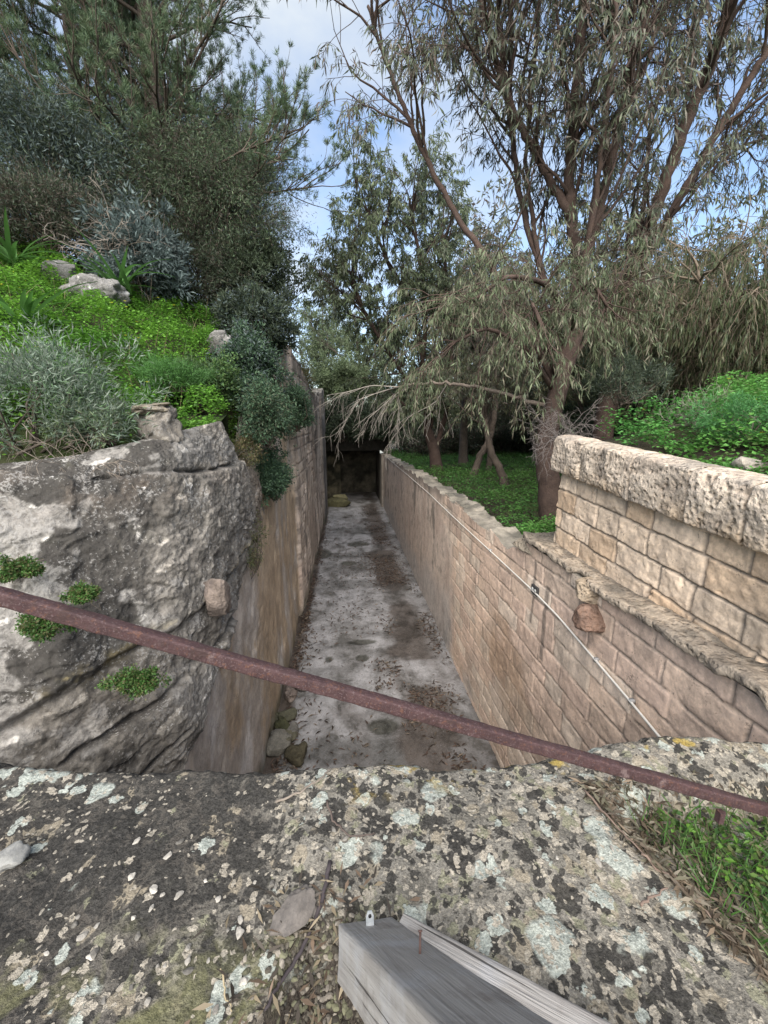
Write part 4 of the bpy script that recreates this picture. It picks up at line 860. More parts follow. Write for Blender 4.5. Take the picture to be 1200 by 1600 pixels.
def twig_thing(pts, r, col, label, name='twig', group=None):
    P = np.array(pts, float); t = np.linspace(0, len(P) - 1, 5 * len(P)); Q = np.stack([np.interp(t, np.arange(len(P)), P[:, k]) for k in range(3)], -1); Q += 0.004 * RS.normal(size=Q.shape) * 0.5
    g = Geo(); g.tube(Q, np.linspace(r, r * 0.5, len(Q)), 7, col); return tag(g.build(name, M['twig'], loc=P[0]), label, 'twig', group)
def tw(pix, dz=0.012): return [np.array([*at(px, py, z=3.11)[:2], surf(*at(px, py, z=3.11)[:2]) + dz]) for px, py in pix]
twig_thing(tw([(432, 1252), (470, 1240), (500, 1222), (517, 1203)]), 0.0045, (0.20, 0.17, 0.14), 'bent grey twig near the outer lip of the wall top')
twig_thing(tw([(510, 1255), (520, 1285), (545, 1310), (585, 1306)]), 0.004, (0.09, 0.07, 0.06), 'thin dark twig curving above the flat wedge stone')
twig_thing(tw([(515, 1350), (505, 1400), (480, 1450), (440, 1520), (415, 1570)]), 0.007, (0.05, 0.042, 0.045), 'dark stick lying beside the gravel hollow')
twig_thing(tw([(345, 1510), (352, 1550), (363, 1580)]), 0.0025, (0.3, 0.25, 0.16), 'short straw coloured stalk lying on dark stone')
for pix, lab in [([(912, 1240), (960, 1295), (1010, 1345)], 'long reddish stick at the upper end of the leaf drift'), ([(1000, 1340), (1060, 1380), (1110, 1440)], 'reddish bent stick along the middle of the leaf drift'), ([(950, 1260), (1000, 1300), (1075, 1340)], 'pale stick crossing the leaf drift below the rail'), ([(1000, 1420), (1040, 1395)], 'thin short twig on pale lichen left of the leaf drift')]:
    twig_thing(tw(pix, 0.02), 0.004, (0.17, 0.125, 0.10), lab)

# rubble on the trench floor by the left wall
for i, (px, py, r, cl) in enumerate([(425, 1165, 0.16, (0.30, 0.29, 0.25)), (447, 1152, 0.13, (0.22, 0.21, 0.15)), (438, 1120, 0.15, (0.16, 0.16, 0.11)), (462, 1180, 0.15, (0.14, 0.125, 0.08)), (412, 1140, 0.14, (0.11, 0.115, 0.06)), (458, 1140, 0.1, (0.3, 0.29, 0.26)), (450, 1085, 0.11, (0.3, 0.25, 0.22)), (470, 1072, 0.12, (0.28, 0.24, 0.22))]):
    q = at(px, py, z=0.06); g = Geo(); rock(g, (max(q[0], -1.0), q[1], 0.06), (r * .85, r * 1.1, r * 0.7), 90 + i, 4, 0.6, np.array(cl) * 0.6, square=0.4, rot=i)
    tag(g.build('rubble_stone', M['rock'], loc=(max(q[0], -1.0), q[1], 0)), 'mossy rubble stone on the trench floor against the plaster wall', 'stone', 'rubble stones on the trench floor')

exec_veg = True
# ------------------------------------------------------------------ vegetation
def grow(S, D, L, k, bend, wig, rs):
    """N branches of k segments: starts S, directions D, lengths L, pulled towards bend"""
    n = len(S); P = np.zeros((n, k + 1, 3)); P[:, 0] = S; d = norm(D); st = (np.broadcast_to(L, (n,)) / k)[:, None]
    for i in range(k):
        d = norm(d + np.asarray(bend) / k + rs.normal(0, wig, (n, 3))); P[:, i + 1] = P[:, i] + d * st
    return P
def add_br(g, P, r0, r1, col):
    k = P.shape[1] - 1; r0 = np.broadcast_to(r0, (len(P),)); r1 = np.broadcast_to(r1, (len(P),))
    for i in range(k): g.sticks(P[:, i], P[:, i + 1], lerp(r0, r1, i / k), lerp(r0, r1, (i + 1) / k), col, 4 if np.mean(r0) > 0.012 else 3)
def sprout(P, m, t0, t1, spread, rs, up=0.0):
    n, k = len(P), P.shape[1] - 1; t = rs.uniform(t0, t1, (n, m)) * k; i = np.minimum(t.astype(int), k - 1); f = (t - i)[..., None]
    I = np.arange(n)[:, None]; A = P[I, i]; B = P[I, i + 1]; S = A + (B - A) * f; d = norm(norm(B - A) + spread * norm(rs.normal(size=(n, m, 3))) + np.array([0, 0, up]))
    return S.reshape(-1, 3), d.reshape(-1, 3), (t / k).reshape(-1)
def leaf_on(g, P, m, L, W, cols, rs, hang=0.8, rnd=0.5, along=0.3, t0=0.1):
    S, d, _ = sprout(P, m, t0, 1.0, 0.0, rs); n = len(S)
    D = norm(along * d + np.array([0, 0, -hang]) + rnd * rs.normal(size=(n, 3))); N = norm(rs.normal(size=(n, 3)))
    cols = np.array(cols); c = cols[rs.randint(len(cols), size=n)] * rs.uniform(0.7, 1.3, (n, 1))
    g.leaves(S + rs.normal(0, 0.01, (n, 3)), D, N, rs.uniform(*L, n), rs.uniform(*W, n), c)
EUC = [(0.1148, 0.1418, 0.0945), (0.1418, 0.163, 0.1013), (0.1013, 0.1162, 0.0878), (0.162, 0.1488, 0.1148), (0.135, 0.1063, 0.0878)]
LIT = [(0.1183, 0.1481, 0.0805), (0.1465, 0.1718, 0.0978), (0.0958, 0.1184, 0.069), (0.169, 0.154, 0.1092)]
OLV = [(0.1063, 0.1187, 0.0625), (0.1375, 0.1438, 0.075), (0.0875, 0.1, 0.0525), (0.1625, 0.15, 0.0875)]
GRN = [(0.1275, 0.17, 0.085), (0.1615, 0.204, 0.1105), (0.102, 0.136, 0.0765)]
DRK = [(0.0525, 0.075, 0.045), (0.075, 0.0975, 0.06), (0.045, 0.06, 0.042)]
def tree(name, label, limbs, seed, group=None, bark=(0.08, 0.055, 0.045), n1=10, l1=(0.9, 1.9), n2=6, l2=(0.4, 0.8), n3=3, l3=(0.2, 0.4), m=12, L=(0.09, 0.15), W=(0.013, 0.022), cols=EUC, hang=0.9, rnd=0.45,
         up1=0.35, bend1=(0, 0, 0.15), bend2=(0, 0, -0.5), spread=0.95, t0=0.3, extra=None):
    """limbs: polylines of world points with end radii; the first is the trunk"""
    rs = np.random.RandomState(seed); base = limbs[0][0][0]; root = thing(name, label, 'tree', base, group)
    crown = Geo(); tw = Geo(); allP = []
    for i, (pts, r0, r1) in enumerate(limbs):
        P = np.array(pts, float); t = np.linspace(0, len(P) - 1, 8 * (len(P) - 1) + 1)
        Q = np.stack([np.interp(t, np.arange(len(P)), P[:, k]) for k in range(3)], -1)
        for _ in range(4): Q[1:-1] = (Q[:-2] + 2 * Q[1:-1] + Q[2:]) / 4
        Q[1:-1] += rs.normal(0, 0.009, Q[1:-1].shape)
        rr = np.linspace(r0, r1, len(Q)) * (0.82 if i else 1.0); 
        if i == 0: rr = rr * (1 + 0.5 * np.exp(-np.arange(len(Q)) / 2.0))
        cc = np.array(bark) * (1 + 0.35 * fbm(Q, 3, 3, seed)[:, None]); g = Geo(); g.tube(Q, rr, 12, cc, 0.07, seed)
        g.build('trunk' if i == 0 else 'limb', M['bark'], root)
        kk = 16; u = np.linspace(0, len(Q) - 1, kk + 1); allP.append((np.stack([np.interp(u, np.arange(len(Q)), Q[:, k]) for k in range(3)], -1)[None], r1, i))
    if extra:
        hf = Geo(); ht = Geo()
        for pts, r0, r1, ec in extra:
            P = np.array(pts, float); u = np.linspace(0, len(P) - 1, 13); Q = np.stack([np.interp(u, np.arange(len(P)), P[:, k]) for k in range(3)], -1); Q[1:-1] = (Q[:-2] + 2 * Q[1:-1] + Q[2:]) / 4; g = Geo(); g.tube(Q, np.linspace(r0, r1, 13), 9, bark, 0.12, seed); g.build('limb', M['bark'], root)
            S, d, _ = sprout(Q[None], 15, 0.15, 1, 1.0, rs, 0.3); B1 = grow(S, d, rs.uniform(0.5, 1.1, len(S)), 6, (0, 0, -0.3), 0.16, rs); add_br(ht, B1, 0.009, 0.004, np.array(bark)); S, d, _ = sprout(B1, 6, 0.2, 1, 0.7, rs); B2 = grow(S, d, rs.uniform(0.35, 0.75, len(S)), 5, (0, 0, -1.2), 0.14, rs); add_br(ht, B2, 0.004, 0.002, np.array(bark)); leaf_on(hf, B2, 24, (0.07, 0.14), (0.010, 0.018), ec, rs, 1.1, 0.45)
        hf.build('hanging_foliage', M['leaf'], root, smooth=False); ht.build('hanging_twigs', M['twig'], root)
    for P, r1, i in allP:
        if i == 0 and len(allP) > 1 and t0 > 0.9: continue
        S, d, _ = sprout(P, n1, t0 if i else max(t0, 0.55), 1.0, spread, rs, up1); B1 = grow(S, d, rs.uniform(*l1, len(S)), 7, bend1, 0.16, rs); add_br(tw, B1, 0.016 + r1 * 0.25, 0.006, np.array(bark) * 0.9)
        S, d, _ = sprout(B1, n2, 0.25, 1.0, 0.8, rs, 0.1); B2 = grow(S, d, rs.uniform(*l2, len(S)), 5, bend2, 0.15, rs); add_br(tw, B2, 0.006, 0.003, np.array(bark) * 0.8)
        if n3:
            S, d, _ = sprout(B2, n3, 0.3, 1.0, 0.7, rs); B3 = grow(S, d, rs.uniform(*l3, len(S)), 3, np.array(bend2) * 1.6, 0.15, rs); add_br(tw, B3, 0.0035, 0.002, np.array(bark) * 0.8)
        else: B3 = B2
        leaf_on(crown, B3, m, L, W, cols, rs, hang, rnd)
    if crown.n: crown.build('crown', M['leaf'], root, smooth=False)
    if tw.n: tw.build('branches', M['twig'], root)
    return root
def pp(*a): return [at(px, py, y=y) for px, py, y in a]
def gz(x, y): return float(ground_z(np.array([float(x)]), np.array([float(y)]))[0])

# A: the big many limbed eucalyptus whose trunk stands just behind the wall end
base = at(866, 835, y=5.6); base[2] = gz(base[0], base[1]) - 0.1
A_lim = [([base, *pp((858, 760, 5.7), (852, 690, 5.9), (872, 610, 6.0), (900, 510, 6.1), (905, 430, 6.2))], 0.18, 0.11),
         (pp((905, 430, 6.2), (893, 340, 6.2), (888, 280, 6.2), (896, 190, 6.1), (905, 80, 6.0), (912, -60, 5.9)), 0.10, 0.06),
         (pp((893, 340, 6.2), (862, 285, 6.3), (815, 200, 6.4), (790, 150, 6.4), (765, 60, 6.3), (742, -60, 6.2)), 0.075, 0.04),
         (pp((790, 150, 6.4), (782, 60, 6.5), (772, -80, 6.5)), 0.05, 0.03),
         (pp((905, 430, 6.2), (935, 340, 6.1), (958, 240, 6.0), (975, 160, 5.9), (1005, 20, 5.8), (1015, -60, 5.7)), 0.085, 0.05),
         (pp((965, 200, 6.0), (1000, 130, 6.1), (1040, 0, 6.2), (1060, -80, 6.2)), 0.045, 0.025),
         (pp((900, 470, 6.1), (925, 350, 5.8), (945, 200, 5.6), (960, 60, 5.5), (965, -60, 5.5)), 0.05, 0.022),
         (pp((880, 540, 6.1), (840, 400, 6.5), (820, 250, 6.8), (835, 100, 6.8), (850, -50, 6.8)), 0.05, 0.022),
         (pp((880, 520, 6.1), (815, 330, 6.8), (795, 180, 7.0), (800, 40, 7.0), (790, -60, 7.0)), 0.06, 0.03),
         (pp((870, 600, 6.0), (770, 420, 6.6), (690, 300, 6.9), (640, 190, 7.0), (600, 90, 7.0), (575, 10, 7.0)), 0.065, 0.025)]
tree('eucalyptus_tree', 'tall eucalyptus with many reddish limbs fanning from a thick trunk at the parapet end', A_lim, 1, n1=13, n2=7, n3=3, m=10, L=(0.11, 0.19), W=(0.015, 0.025), t0=0.15, extra=[(pp((890, 490, 6.1), (850, 440, 5.6), (790, 430, 5.2), (740, 470, 5.0)), 0.045, 0.015, LIT), (pp((865, 610, 6.0), (820, 540, 5.5), (760, 510, 5.2), (700, 540, 5.1)), 0.04, 0.014, LIT), (pp((895, 520, 6.1), (900, 460, 5.4), (925, 440, 5.0), (950, 480, 4.9)), 0.04, 0.014, LIT), (pp((870, 590, 6.0), (840, 500, 5.4), (830, 470, 5.0), (850, 520, 4.8)), 0.035, 0.012, LIT)])
# its long low bough with dead twig ends is a separate bare branch set on the trunk
B_lim = [([*pp((955, 560, 7.2), (962, 530, 7.2), (985, 450, 7.2), (1000, 390, 7.1))], 0.17, 0.14),
         (pp((1000, 390, 7.1), (1030, 310, 7.0), (1062, 220, 6.8), (1098, 130, 6.6), (1130, 50, 6.4), (1160, -60, 6.2)), 0.12, 0.08),
         (pp((1000, 420, 7.1), (1040, 350, 7.0), (1085, 270, 6.9), (1130, 190, 6.7), (1180, 110, 6.5), (1240, 20, 6.3)), 0.09, 0.05),
         (pp((985, 450, 7.1), (1005, 330, 7.3), (1015, 200, 7.4), (1045, 80, 7.4), (1062, -60, 7.4)), 0.055, 0.022),
         (pp((1062, 220, 6.8), (1080, 110, 7.0), (1085, 0, 7.1), (1090, -80, 7.1)), 0.04, 0.02),
         (pp((1080, 300, 6.9), (1150, 230, 7.0), (1220, 210, 7.0)), 0.035, 0.02)]
B_lim[0][0][0][2] = gz(B_lim[0][0][0][0], B_lim[0][0][0][1]) - 0.1
tree('eucalyptus_tree', 'leaning eucalyptus with two bare reddish limbs rising over the grassy bank', B_lim, 2, n1=13, n2=6, n3=3, m=10, L=(0.11, 0.19), W=(0.015, 0.025), t0=0.2)
# C: bushy eucalyptus in the middle, forked trunk standing in the grove
base = at(684, 735, y=13.0); base[2] = gz(base[0], base[1]) - 0.1
C_lim = [([base, *pp((678, 700, 13), (668, 672, 13), (655, 640, 13))], 0.20, 0.14),
         (pp((680, 705, 13), (690, 670, 13), (700, 630, 12.8), (706, 560, 12.6), (700, 450, 12.4), (690, 360, 12)), 0.12, 0.05),
         (pp((655, 640, 13), (662, 560, 12.6), (640, 470, 12.2), (600, 400, 11.8), (575, 330, 11.6)), 0.10, 0.04),
         (pp((662, 560, 12.6), (665, 460, 12), (650, 370, 11.8), (640, 310, 11.6)), 0.08, 0.04),
         (pp((640, 600, 12.8), (600, 540, 11.6), (565, 480, 11.2), (550, 440, 11.0)), 0.07, 0.03)]
tree('eucalyptus_tree', 'bushy pale eucalyptus with a forked trunk in the middle of the grove', C_lim, 3, n1=26, l1=(0.8, 1.9), n2=7, n3=3, m=14, L=(0.12, 0.20), W=(0.024, 0.036), cols=GRN + EUC[:3], t0=0.1)
# small crossing trees in the grove
for k, (pix, lab) in enumerate([([(738, 741, 12.0), (750, 712, 12), (768, 680, 12), (775, 630, 12), (780, 560, 12), (790, 480, 12)], 'slim grove tree leaning towards the parapet, with its stem crossing another'),
                                ([(790, 762, 10.0), (783, 735, 10), (768, 710, 10), (760, 670, 10), (752, 600, 10), (745, 520, 10)], 'thin dark grove tree bent in an elbow nearest the parapet'),
                                ([(762, 748, 13.5), (765, 720, 13.5), (764, 690, 13.5), (770, 620, 13.5), (775, 540, 13.5)], 'thin straight grove tree standing between two leaning stems')]):
    P = pp(*pix); P[0][2] = gz(P[0][0], P[0][1]) - 0.1
    tree('grove_tree', lab, [(P, 0.11, 0.05)], 20 + k, bark=(0.10, 0.08, 0.065), n1=26, l1=(0.8, 1.7), n2=7, n3=3, m=9, L=(0.10, 0.17), W=(0.016, 0.026), cols=EUC + OLV, t0=0.5, group='trees in the grove')
# low bough with pale dead twigs over the trench
rs = np.random.RandomState(5)
P = pp((868, 640, 5.95), (800, 618, 6.3), (750, 606, 6.6), (700, 598, 6.9), (650, 600, 7.3), (622, 605, 7.5))
root = thing('dead_bough', 'long bare bough reaching over the trench with pale dead drooping twigs', 'branch', P[0])
g = Geo(); t = np.linspace(0, 5, 40); Q = np.stack([np.interp(t, np.arange(6), np.array(P)[:, k]) for k in range(3)], -1); Q[1:-1] += rs.normal(0, 0.012, Q[1:-1].shape); g.tube(Q, np.linspace(0.036, 0.016, 40), 9, (0.17, 0.14, 0.115), 0.15); g.build('bough', M['bark'], root)
g = Geo(); mains = [pp((660, 598, 7.2), (630, 607, 7.5), (600, 632, 7.7), (575, 655, 7.8)), pp((640, 600, 7.4), (595, 612, 7.8), (560, 625, 8.0), (540, 660, 8.2), (522, 690, 8.4)), pp((700, 598, 6.9), (680, 630, 7.2), (640, 650, 7.6), (610, 690, 7.8)), pp((650, 600, 7.3), (622, 615, 7.6), (624, 640, 7.7), (620, 670, 7.7)), pp((625, 605, 7.5), (580, 602, 7.9), (545, 612, 8.2), (510, 618, 8.6))]
for mm in mains:
    mm = np.array(mm); u = np.linspace(0, len(mm) - 1, 11); mq = np.stack([np.interp(u, np.arange(len(mm)), mm[:, k]) for k in range(3)], -1)[None]
    add_br(g, mq, 0.012, 0.005, (0.27, 0.245, 0.215)); S, d, _ = sprout(mq, 12, 0.15, 1, 0.7, rs, -0.3); B = grow(S, d, rs.uniform(0.3, 0.75, len(S)), 5, (0, 0, -0.7), 0.16, rs); add_br(g, B, 0.005, 0.0025, (0.24, 0.22, 0.195))
    S, d, _ = sprout(B, 3, 0.3, 1, 0.7, rs, -0.2); B = grow(S, d, rs.uniform(0.12, 0.35, len(S)), 3, (0, 0, -0.6), 0.16, rs); add_br(g, B, 0.0035, 0.002, (0.28, 0.255, 0.225))
g.build('dead_twigs', M['twig'], root)

# generic tree made of a trunk, spreading limbs and leaves
def auto_tree(name, label, x, y, h, spread, seed, group=None, nl=6, r=0.16, lean=(0, 0), clear=0.3, **kw):
    rs = np.random.RandomState(seed); z = gz(x, y) - 0.15; b = np.array([x, y, z]); top = b + np.array([lean[0], lean[1], h * 0.5])
    mid = lerp(b, top, 0.5) + rs.normal(0, 0.12, 3) * np.array([1, 1, 0]); limbs = [([b, mid, top], r, r * 0.6)]
    for i in range(nl):
        a = 2 * PI * (i + rs.uniform(-.3, .3)) / nl; k = rs.uniform(clear, 1.0) ; s = lerp(b, top, k); o = np.array([math.cos(a), math.sin(a), 0]) * spread * rs.uniform(0.55, 1.0)
        e = s + o + np.array([0, 0, (h - h * 0.5 * k) * rs.uniform(0.35, 0.85)]); m1 = s + (e - s) * 0.45 + np.array([0, 0, 0.12 * h * rs.uniform(0, 1)]); limbs.append(([s, m1, e], r * 0.5, r * 0.15))
    limbs.append(([top, top + np.array([0.15 * spread * rs.normal(), 0.15 * spread * rs.normal(), h * 0.5])], r * 0.55, r * 0.15))
    return tree(name, label, limbs, seed + 1, group, **kw)
BIG = dict(l1=(0.9, 2.0), l2=(0.5, 1.0), l3=(0.25, 0.5), t0=0.15)
bgt = [  # x, y, height, spread, colours, label
    (4.5, 15.0, 8.5, 2.6, EUC, 'grey green grove tree behind the forked eucalyptus, seen through its leaves'),
    (8.2, 13.0, 7.5, 2.6, OLV, 'olive coloured tree behind the leaning eucalyptus'),
    (1.0, 26.0, 7.5, 3.0, GRN, 'distant grey green tree above the far end of the trench'),
    (5.0, 24.0, 8.5, 3.2, DRK + GRN, 'dark tree at the back of the grove seen between the thin stems'),
    (9.5, 22.0, 9.0, 3.4, EUC, 'far eucalyptus filling the gap behind the big trunk'),
    (14.0, 18.0, 9.0, 3.5, DRK, 'dark dense tree behind the grassy bank near the picture edge'),
    (-1.5, 32.0, 8.0, 3.0, GRN, 'farthest pale tree in the sky gap over the culvert')]
for k, (x, y, h, sp, cols, lab) in enumerate(bgt):
    auto_tree('background_tree', lab, x, y, h, sp, 40 + 3 * k, 'trees behind the grove', nl=7, bark=(0.11, 0.09, 0.075), n1=11, n2=6, n3=3, m=8, L=(0.14, 0.25), W=(0.04, 0.07), cols=cols, hang=0.6, rnd=0.7, **BIG)
# weeping tree at the right edge
x, y, _ = at(1140, 520, y=6.0)
auto_tree('weeping_tree', 'dense drooping olive green tree at the right edge above the bank', x + 0.3, 6.2, 3.1, 1.6, 90, nl=9, r=0.13, bark=(0.20, 0.16, 0.12), n1=13, n2=6, n3=3, m=12, l1=(0.6, 1.2), l2=(0.5, 0.9), l3=(0.3, 0.6), L=(0.09, 0.16), W=(0.013, 0.022), cols=[(0.075, 0.095, 0.045), (0.095, 0.115, 0.055), (0.06, 0.08, 0.04), (0.12, 0.115, 0.065)], bend1=(0, 0, -0.3), bend2=(0, 0, -1.3), hang=1.3, rnd=0.35, t0=0.15)

# pines on the hillside
PIN = [(0.0855, 0.1323, 0.0684), (0.1083, 0.1575, 0.0821), (0.0684, 0.1071, 0.0638), (0.1254, 0.1638, 0.0912)]
def pine(label, x, y, h, reach, seed, lean=(0, 0), low=0.22, n1=46, tuft=26):
    rs = np.random.RandomState(seed); z = gz(x, y) - 0.2; b = np.array([x, y, z]); root = thing('pine_tree', label, 'tree', b, 'pines on the hillside')
    t = np.linspace(0, 1, 26); T = b + np.stack([lean[0] * t ** 1.3 + 0.15 * np.sin(t * 5 + seed), lean[1] * t ** 1.3 + 0.12 * np.sin(t * 4), h * t], -1)
    g = Geo(); g.tube(T, np.linspace(0.24, 0.05, 26), 12, (0.075, 0.058, 0.048), 0.2, seed); g.build('trunk', M['bark'], root)
    k = rs.uniform(low, 0.99, n1) ** 0.9; a = rs.uniform(0, 2 * PI, n1); S = np.stack([np.interp(k, t, T[:, j]) for j in range(3)], -1)
    D = np.stack([np.cos(a), np.sin(a), rs.uniform(-0.1, 0.5, n1)], -1); Lb = reach * (1 - 0.6 * k ** 1.6) * rs.uniform(0.65, 1.1, n1)
    tw = Geo(); cr = Geo(); dead = Geo(); B1 = grow(S, D, Lb, 9, (0, 0, 0.35), 0.11, rs); add_br(tw, B1, 0.045, 0.012, (0.085, 0.068, 0.055))
    S, d, _ = sprout(B1, 11, 0.15, 1.0, 0.75, rs, 0.15); B2 = grow(S, d, rs.uniform(0.5, 1.2, len(S)), 5, (0, 0, 0.3), 0.14, rs); add_br(tw, B2, 0.013, 0.005, (0.10, 0.08, 0.065))
    S, d, tt = sprout(B2, 5, 0.25, 1.0, 0.7, rs, 0.25); B3 = grow(S, d, rs.uniform(0.2, 0.45, len(S)), 3, (0, 0, 0.5), 0.12, rs); add_br(tw, B3, 0.005, 0.003, (0.11, 0.085, 0.065))
    S, d, _ = sprout(B3, 2, 0.35, 1.0, 0.1, rs); S = np.concatenate([S, B3[:, -1]]); d = np.concatenate([d, norm(B3[:, -1] - B3[:, -2])]); n = len(S)
    D = norm(np.repeat(d, tuft, 0) * 0.75 + 0.75 * norm(rs.normal(size=(n * tuft, 3))) + np.array([0, 0, 0.15])); c = np.array(PIN)[np.repeat(rs.randint(len(PIN), size=n), tuft)] * rs.uniform(0.7, 1.35, (n * tuft, 1))
    cr.leaves(np.repeat(S, tuft, 0) + rs.normal(0, 0.012, (n * tuft, 3)), D, norm(rs.normal(size=(n * tuft, 3))), rs.uniform(0.07, 0.13, n * tuft), rs.uniform(0.005, 0.0085, n * tuft), c)
    cr.build('crown', M['needle'], root, smooth=False); tw.build('branches', M['twig'], root)
    return root
pine('big dark pine whose trunk stands nearest the trench, branch tips against the sky', -3.9, 9.6, 9.5, 3.4, 101, (0.6, 0.3), 0.06, 92)
pine('tall pine at the upper left corner in front of the others', -7.6, 8.6, 9.5, 3.4, 102, (0.2, -0.6), 0.08, 80)
pine('pine behind, between the corner pine and the trunk nearest the trench', -6.6, 13.0, 11.0, 3.8, 103, (0, 0), 0.1, 70)

def shrub(name, label, c, rad, seed, n_st=26, ncl=70, per=60, L=(0.03, 0.06), W=(0.012, 0.025), cols=DRK, up=0.4, rnd=0.8, hang=0.0, stem=(0.12, 0.10, 0.08), group=None, cat='shrub', clump=0.22, fill=0.45, mat='leaf'):
    """stems from the base, leaves in clumps through the volume"""
    rs = np.random.RandomState(seed); c = np.array(c, float); rad = np.array(rad, float); root = thing(name, label, cat, c - np.array([0, 0, rad[2] * 0.9]), group); base = np.array(root.location)
    u = norm(rs.normal(size=(ncl, 3))) * (fill + (1 - fill) * rs.uniform(0, 1, (ncl, 1)) ** 0.5); u[:, 2] = np.where(u[:, 2] < -0.6, -u[:, 2] * 0.5, u[:, 2]); u *= (1 + 0.22 * rs.normal(size=(ncl, 1)))
    K = c + u * rad; g = Geo(); sz = rs.uniform(0.6, 1.4, ncl) * clump * np.mean(rad); tint = rs.uniform(0.75, 1.3, ncl)
    n = ncl * per; off = rs.normal(0, 0.5, (n, 3)); Pp = np.repeat(K, per, 0) + off * np.repeat(sz, per)[:, None]
    D = norm(norm(off) * 0.6 + np.repeat(norm(u), per, 0) * 0.5 + np.array([0, 0, up - hang]) + rnd * rs.normal(size=(n, 3))); cl = np.array(cols)[rs.randint(len(cols), size=n)] * rs.uniform(0.75, 1.25, (n, 1)) * np.repeat(tint, per)[:, None]
    g.leaves(Pp, D, norm(rs.normal(size=(n, 3)) + np.array([0, 0, 0.6])), rs.uniform(*L, n), rs.uniform(*W, n), cl); g.build('foliage', M[mat], root, smooth=False)
    ix = rs.choice(ncl, min(n_st, ncl), False); S = np.tile(base, (len(ix), 1)) + rs.normal(0, 0.12, (len(ix), 3)) * rad * np.array([1, 1, 0.2]); E_ = K[ix]; m1 = (S + E_) / 2 + rs.normal(0, 0.06, E_.shape); g = Geo()
    sr = min(0.012, 0.03 * np.mean(rad)); g.sticks(S, m1, sr, sr * .7, stem, 4); g.sticks(m1, E_, sr * .7, sr * .3, stem, 4); g.build('stems', M['twig'], root)
    return root
def bare(name, label, c, rad, seed, n=40, col=(0.30, 0.27, 0.24), down=-0.1, group=None, cat='dry shrub', r=0.006):
    rs = np.random.RandomState(seed); c = np.array(c, float); root = thing(name, label, cat, c - np.array([0, 0, rad[2]]), group); b = np.array(root.location); g = Geo()
    S = b + rs.normal(0, 0.15, (n, 3)) * np.array(rad) * np.array([1, 1, 0.2]); D = norm(rs.normal(size=(n, 3)) + np.array([0, 0, 0.9])) * np.array(rad); B = grow(S, D, rs.uniform(0.7, 1.5, n) * np.mean(rad) * 1.3, 7, (0, 0, down), 0.2, rs); add_br(g, B, r, r * .5, col)
    S, d, _ = sprout(B, 6, 0.25, 1, 0.9, rs, 0.0); B = grow(S, d, rs.uniform(0.25, 0.6, len(S)) * np.mean(rad), 4, (0, 0, down * 2), 0.25, rs); add_br(g, B, r * .5, r * .3, np.array(col) * 1.1); S, d, _ = sprout(B, 3, 0.25, 1, 0.9, rs, 0.0); B = grow(S, d, rs.uniform(0.12, 0.3, len(S)) * np.mean(rad), 3, (0, 0, down), 0.25, rs); add_br(g, B, r * .35, r * .2, np.array(col) * 1.1)
    g.build('twigs', M['twig'], root); return root
SAGE = [(0.16, 0.20, 0.15), (0.20, 0.24, 0.19), (0.12, 0.17, 0.12), (0.11, 0.18, 0.09)]
BLU = [(0.10, 0.135, 0.13), (0.13, 0.17, 0.165), (0.075, 0.10, 0.095)]
IVY = [(0.05, 0.0938, 0.05), (0.075, 0.125, 0.0688), (0.0375, 0.0688, 0.0438)]
BRN = [(0.075, 0.06, 0.048), (0.085, 0.068, 0.052), (0.05, 0.045, 0.036), (0.06, 0.068, 0.042)]
# left bank, near to far
shrub('sage_bush', 'soft grey green sage like bush overhanging the outcrop at the left edge', at(40, 630, y=3.3), (0.75, 0.5, 0.42), 1, 40, 150, 90, (0.04, 0.085), (0.006, 0.012), SAGE, 0.5, 0.7, cat='shrub')
shrub('sage_bush', 'small grey green sprig of bush trailing over the outcrop beside the upright stone', at(160, 665, y=3.25), (0.30, 0.25, 0.16), 2, 16, 45, 60, (0.03, 0.07), (0.006, 0.011), SAGE + GRN, 0.2, 0.8)
bare('dry_brush', 'tangle of thin dry stems on the lip of the outcrop under the sage bush', at(120, 710, y=3.0), (0.55, 0.22, 0.12), 3, 26, (0.20, 0.17, 0.14), -0.6, r=0.004)
shrub('blue_bush', 'blue grey leafy bush under the pine, behind the large boulder', at(215, 415, y=7.2), (0.62, 0.55, 0.75), 4, 26, 110, 90, (0.07, 0.13), (0.022, 0.04), BLU, 0.1, 0.8)
shrub('blue_bush', 'dark blue green bush at the left edge beneath the corner pine', at(60, 270, y=8.2), (1.5, 0.9, 1.1), 5, 26, 200, 140, (0.06, 0.11), (0.014, 0.026), BLU + DRK, 0.1, 0.8)
shrub('brown_bush', 'dull brown half dead bush left of the bare twigs', at(75, 345, y=7.4), (1.1, 0.7, 0.55), 6, 30, 160, 170, (0.05, 0.09), (0.008, 0.016), BRN + DRK, 0.2, 0.9)
shrub('brown_bush', 'large dark brown dead undergrowth below the big pine', at(320, 330, y=8.6), (1.5, 1.0, 1.25), 7, 40, 260, 230, (0.05, 0.10), (0.007, 0.014), BRN + PIN + DRK, -0.2, 0.9, hang=0.3)
bare('bare_shrub', 'pale leafless shrub with twisted twigs in front of the dark undergrowth', at(185, 335, y=7.0), (0.55, 0.4, 0.5), 8, 34, (0.25, 0.22, 0.19), -0.1, r=0.009)
shrub('dark_shrub', 'dark green spiky shrub against the sky at the trench side of the big pine', at(385, 425, y=8.6), (0.75, 0.6, 0.62), 9, 26, 140, 130, (0.06, 0.12), (0.012, 0.022), DRK + [(0.05, 0.07, 0.035)], 0.4, 0.8)
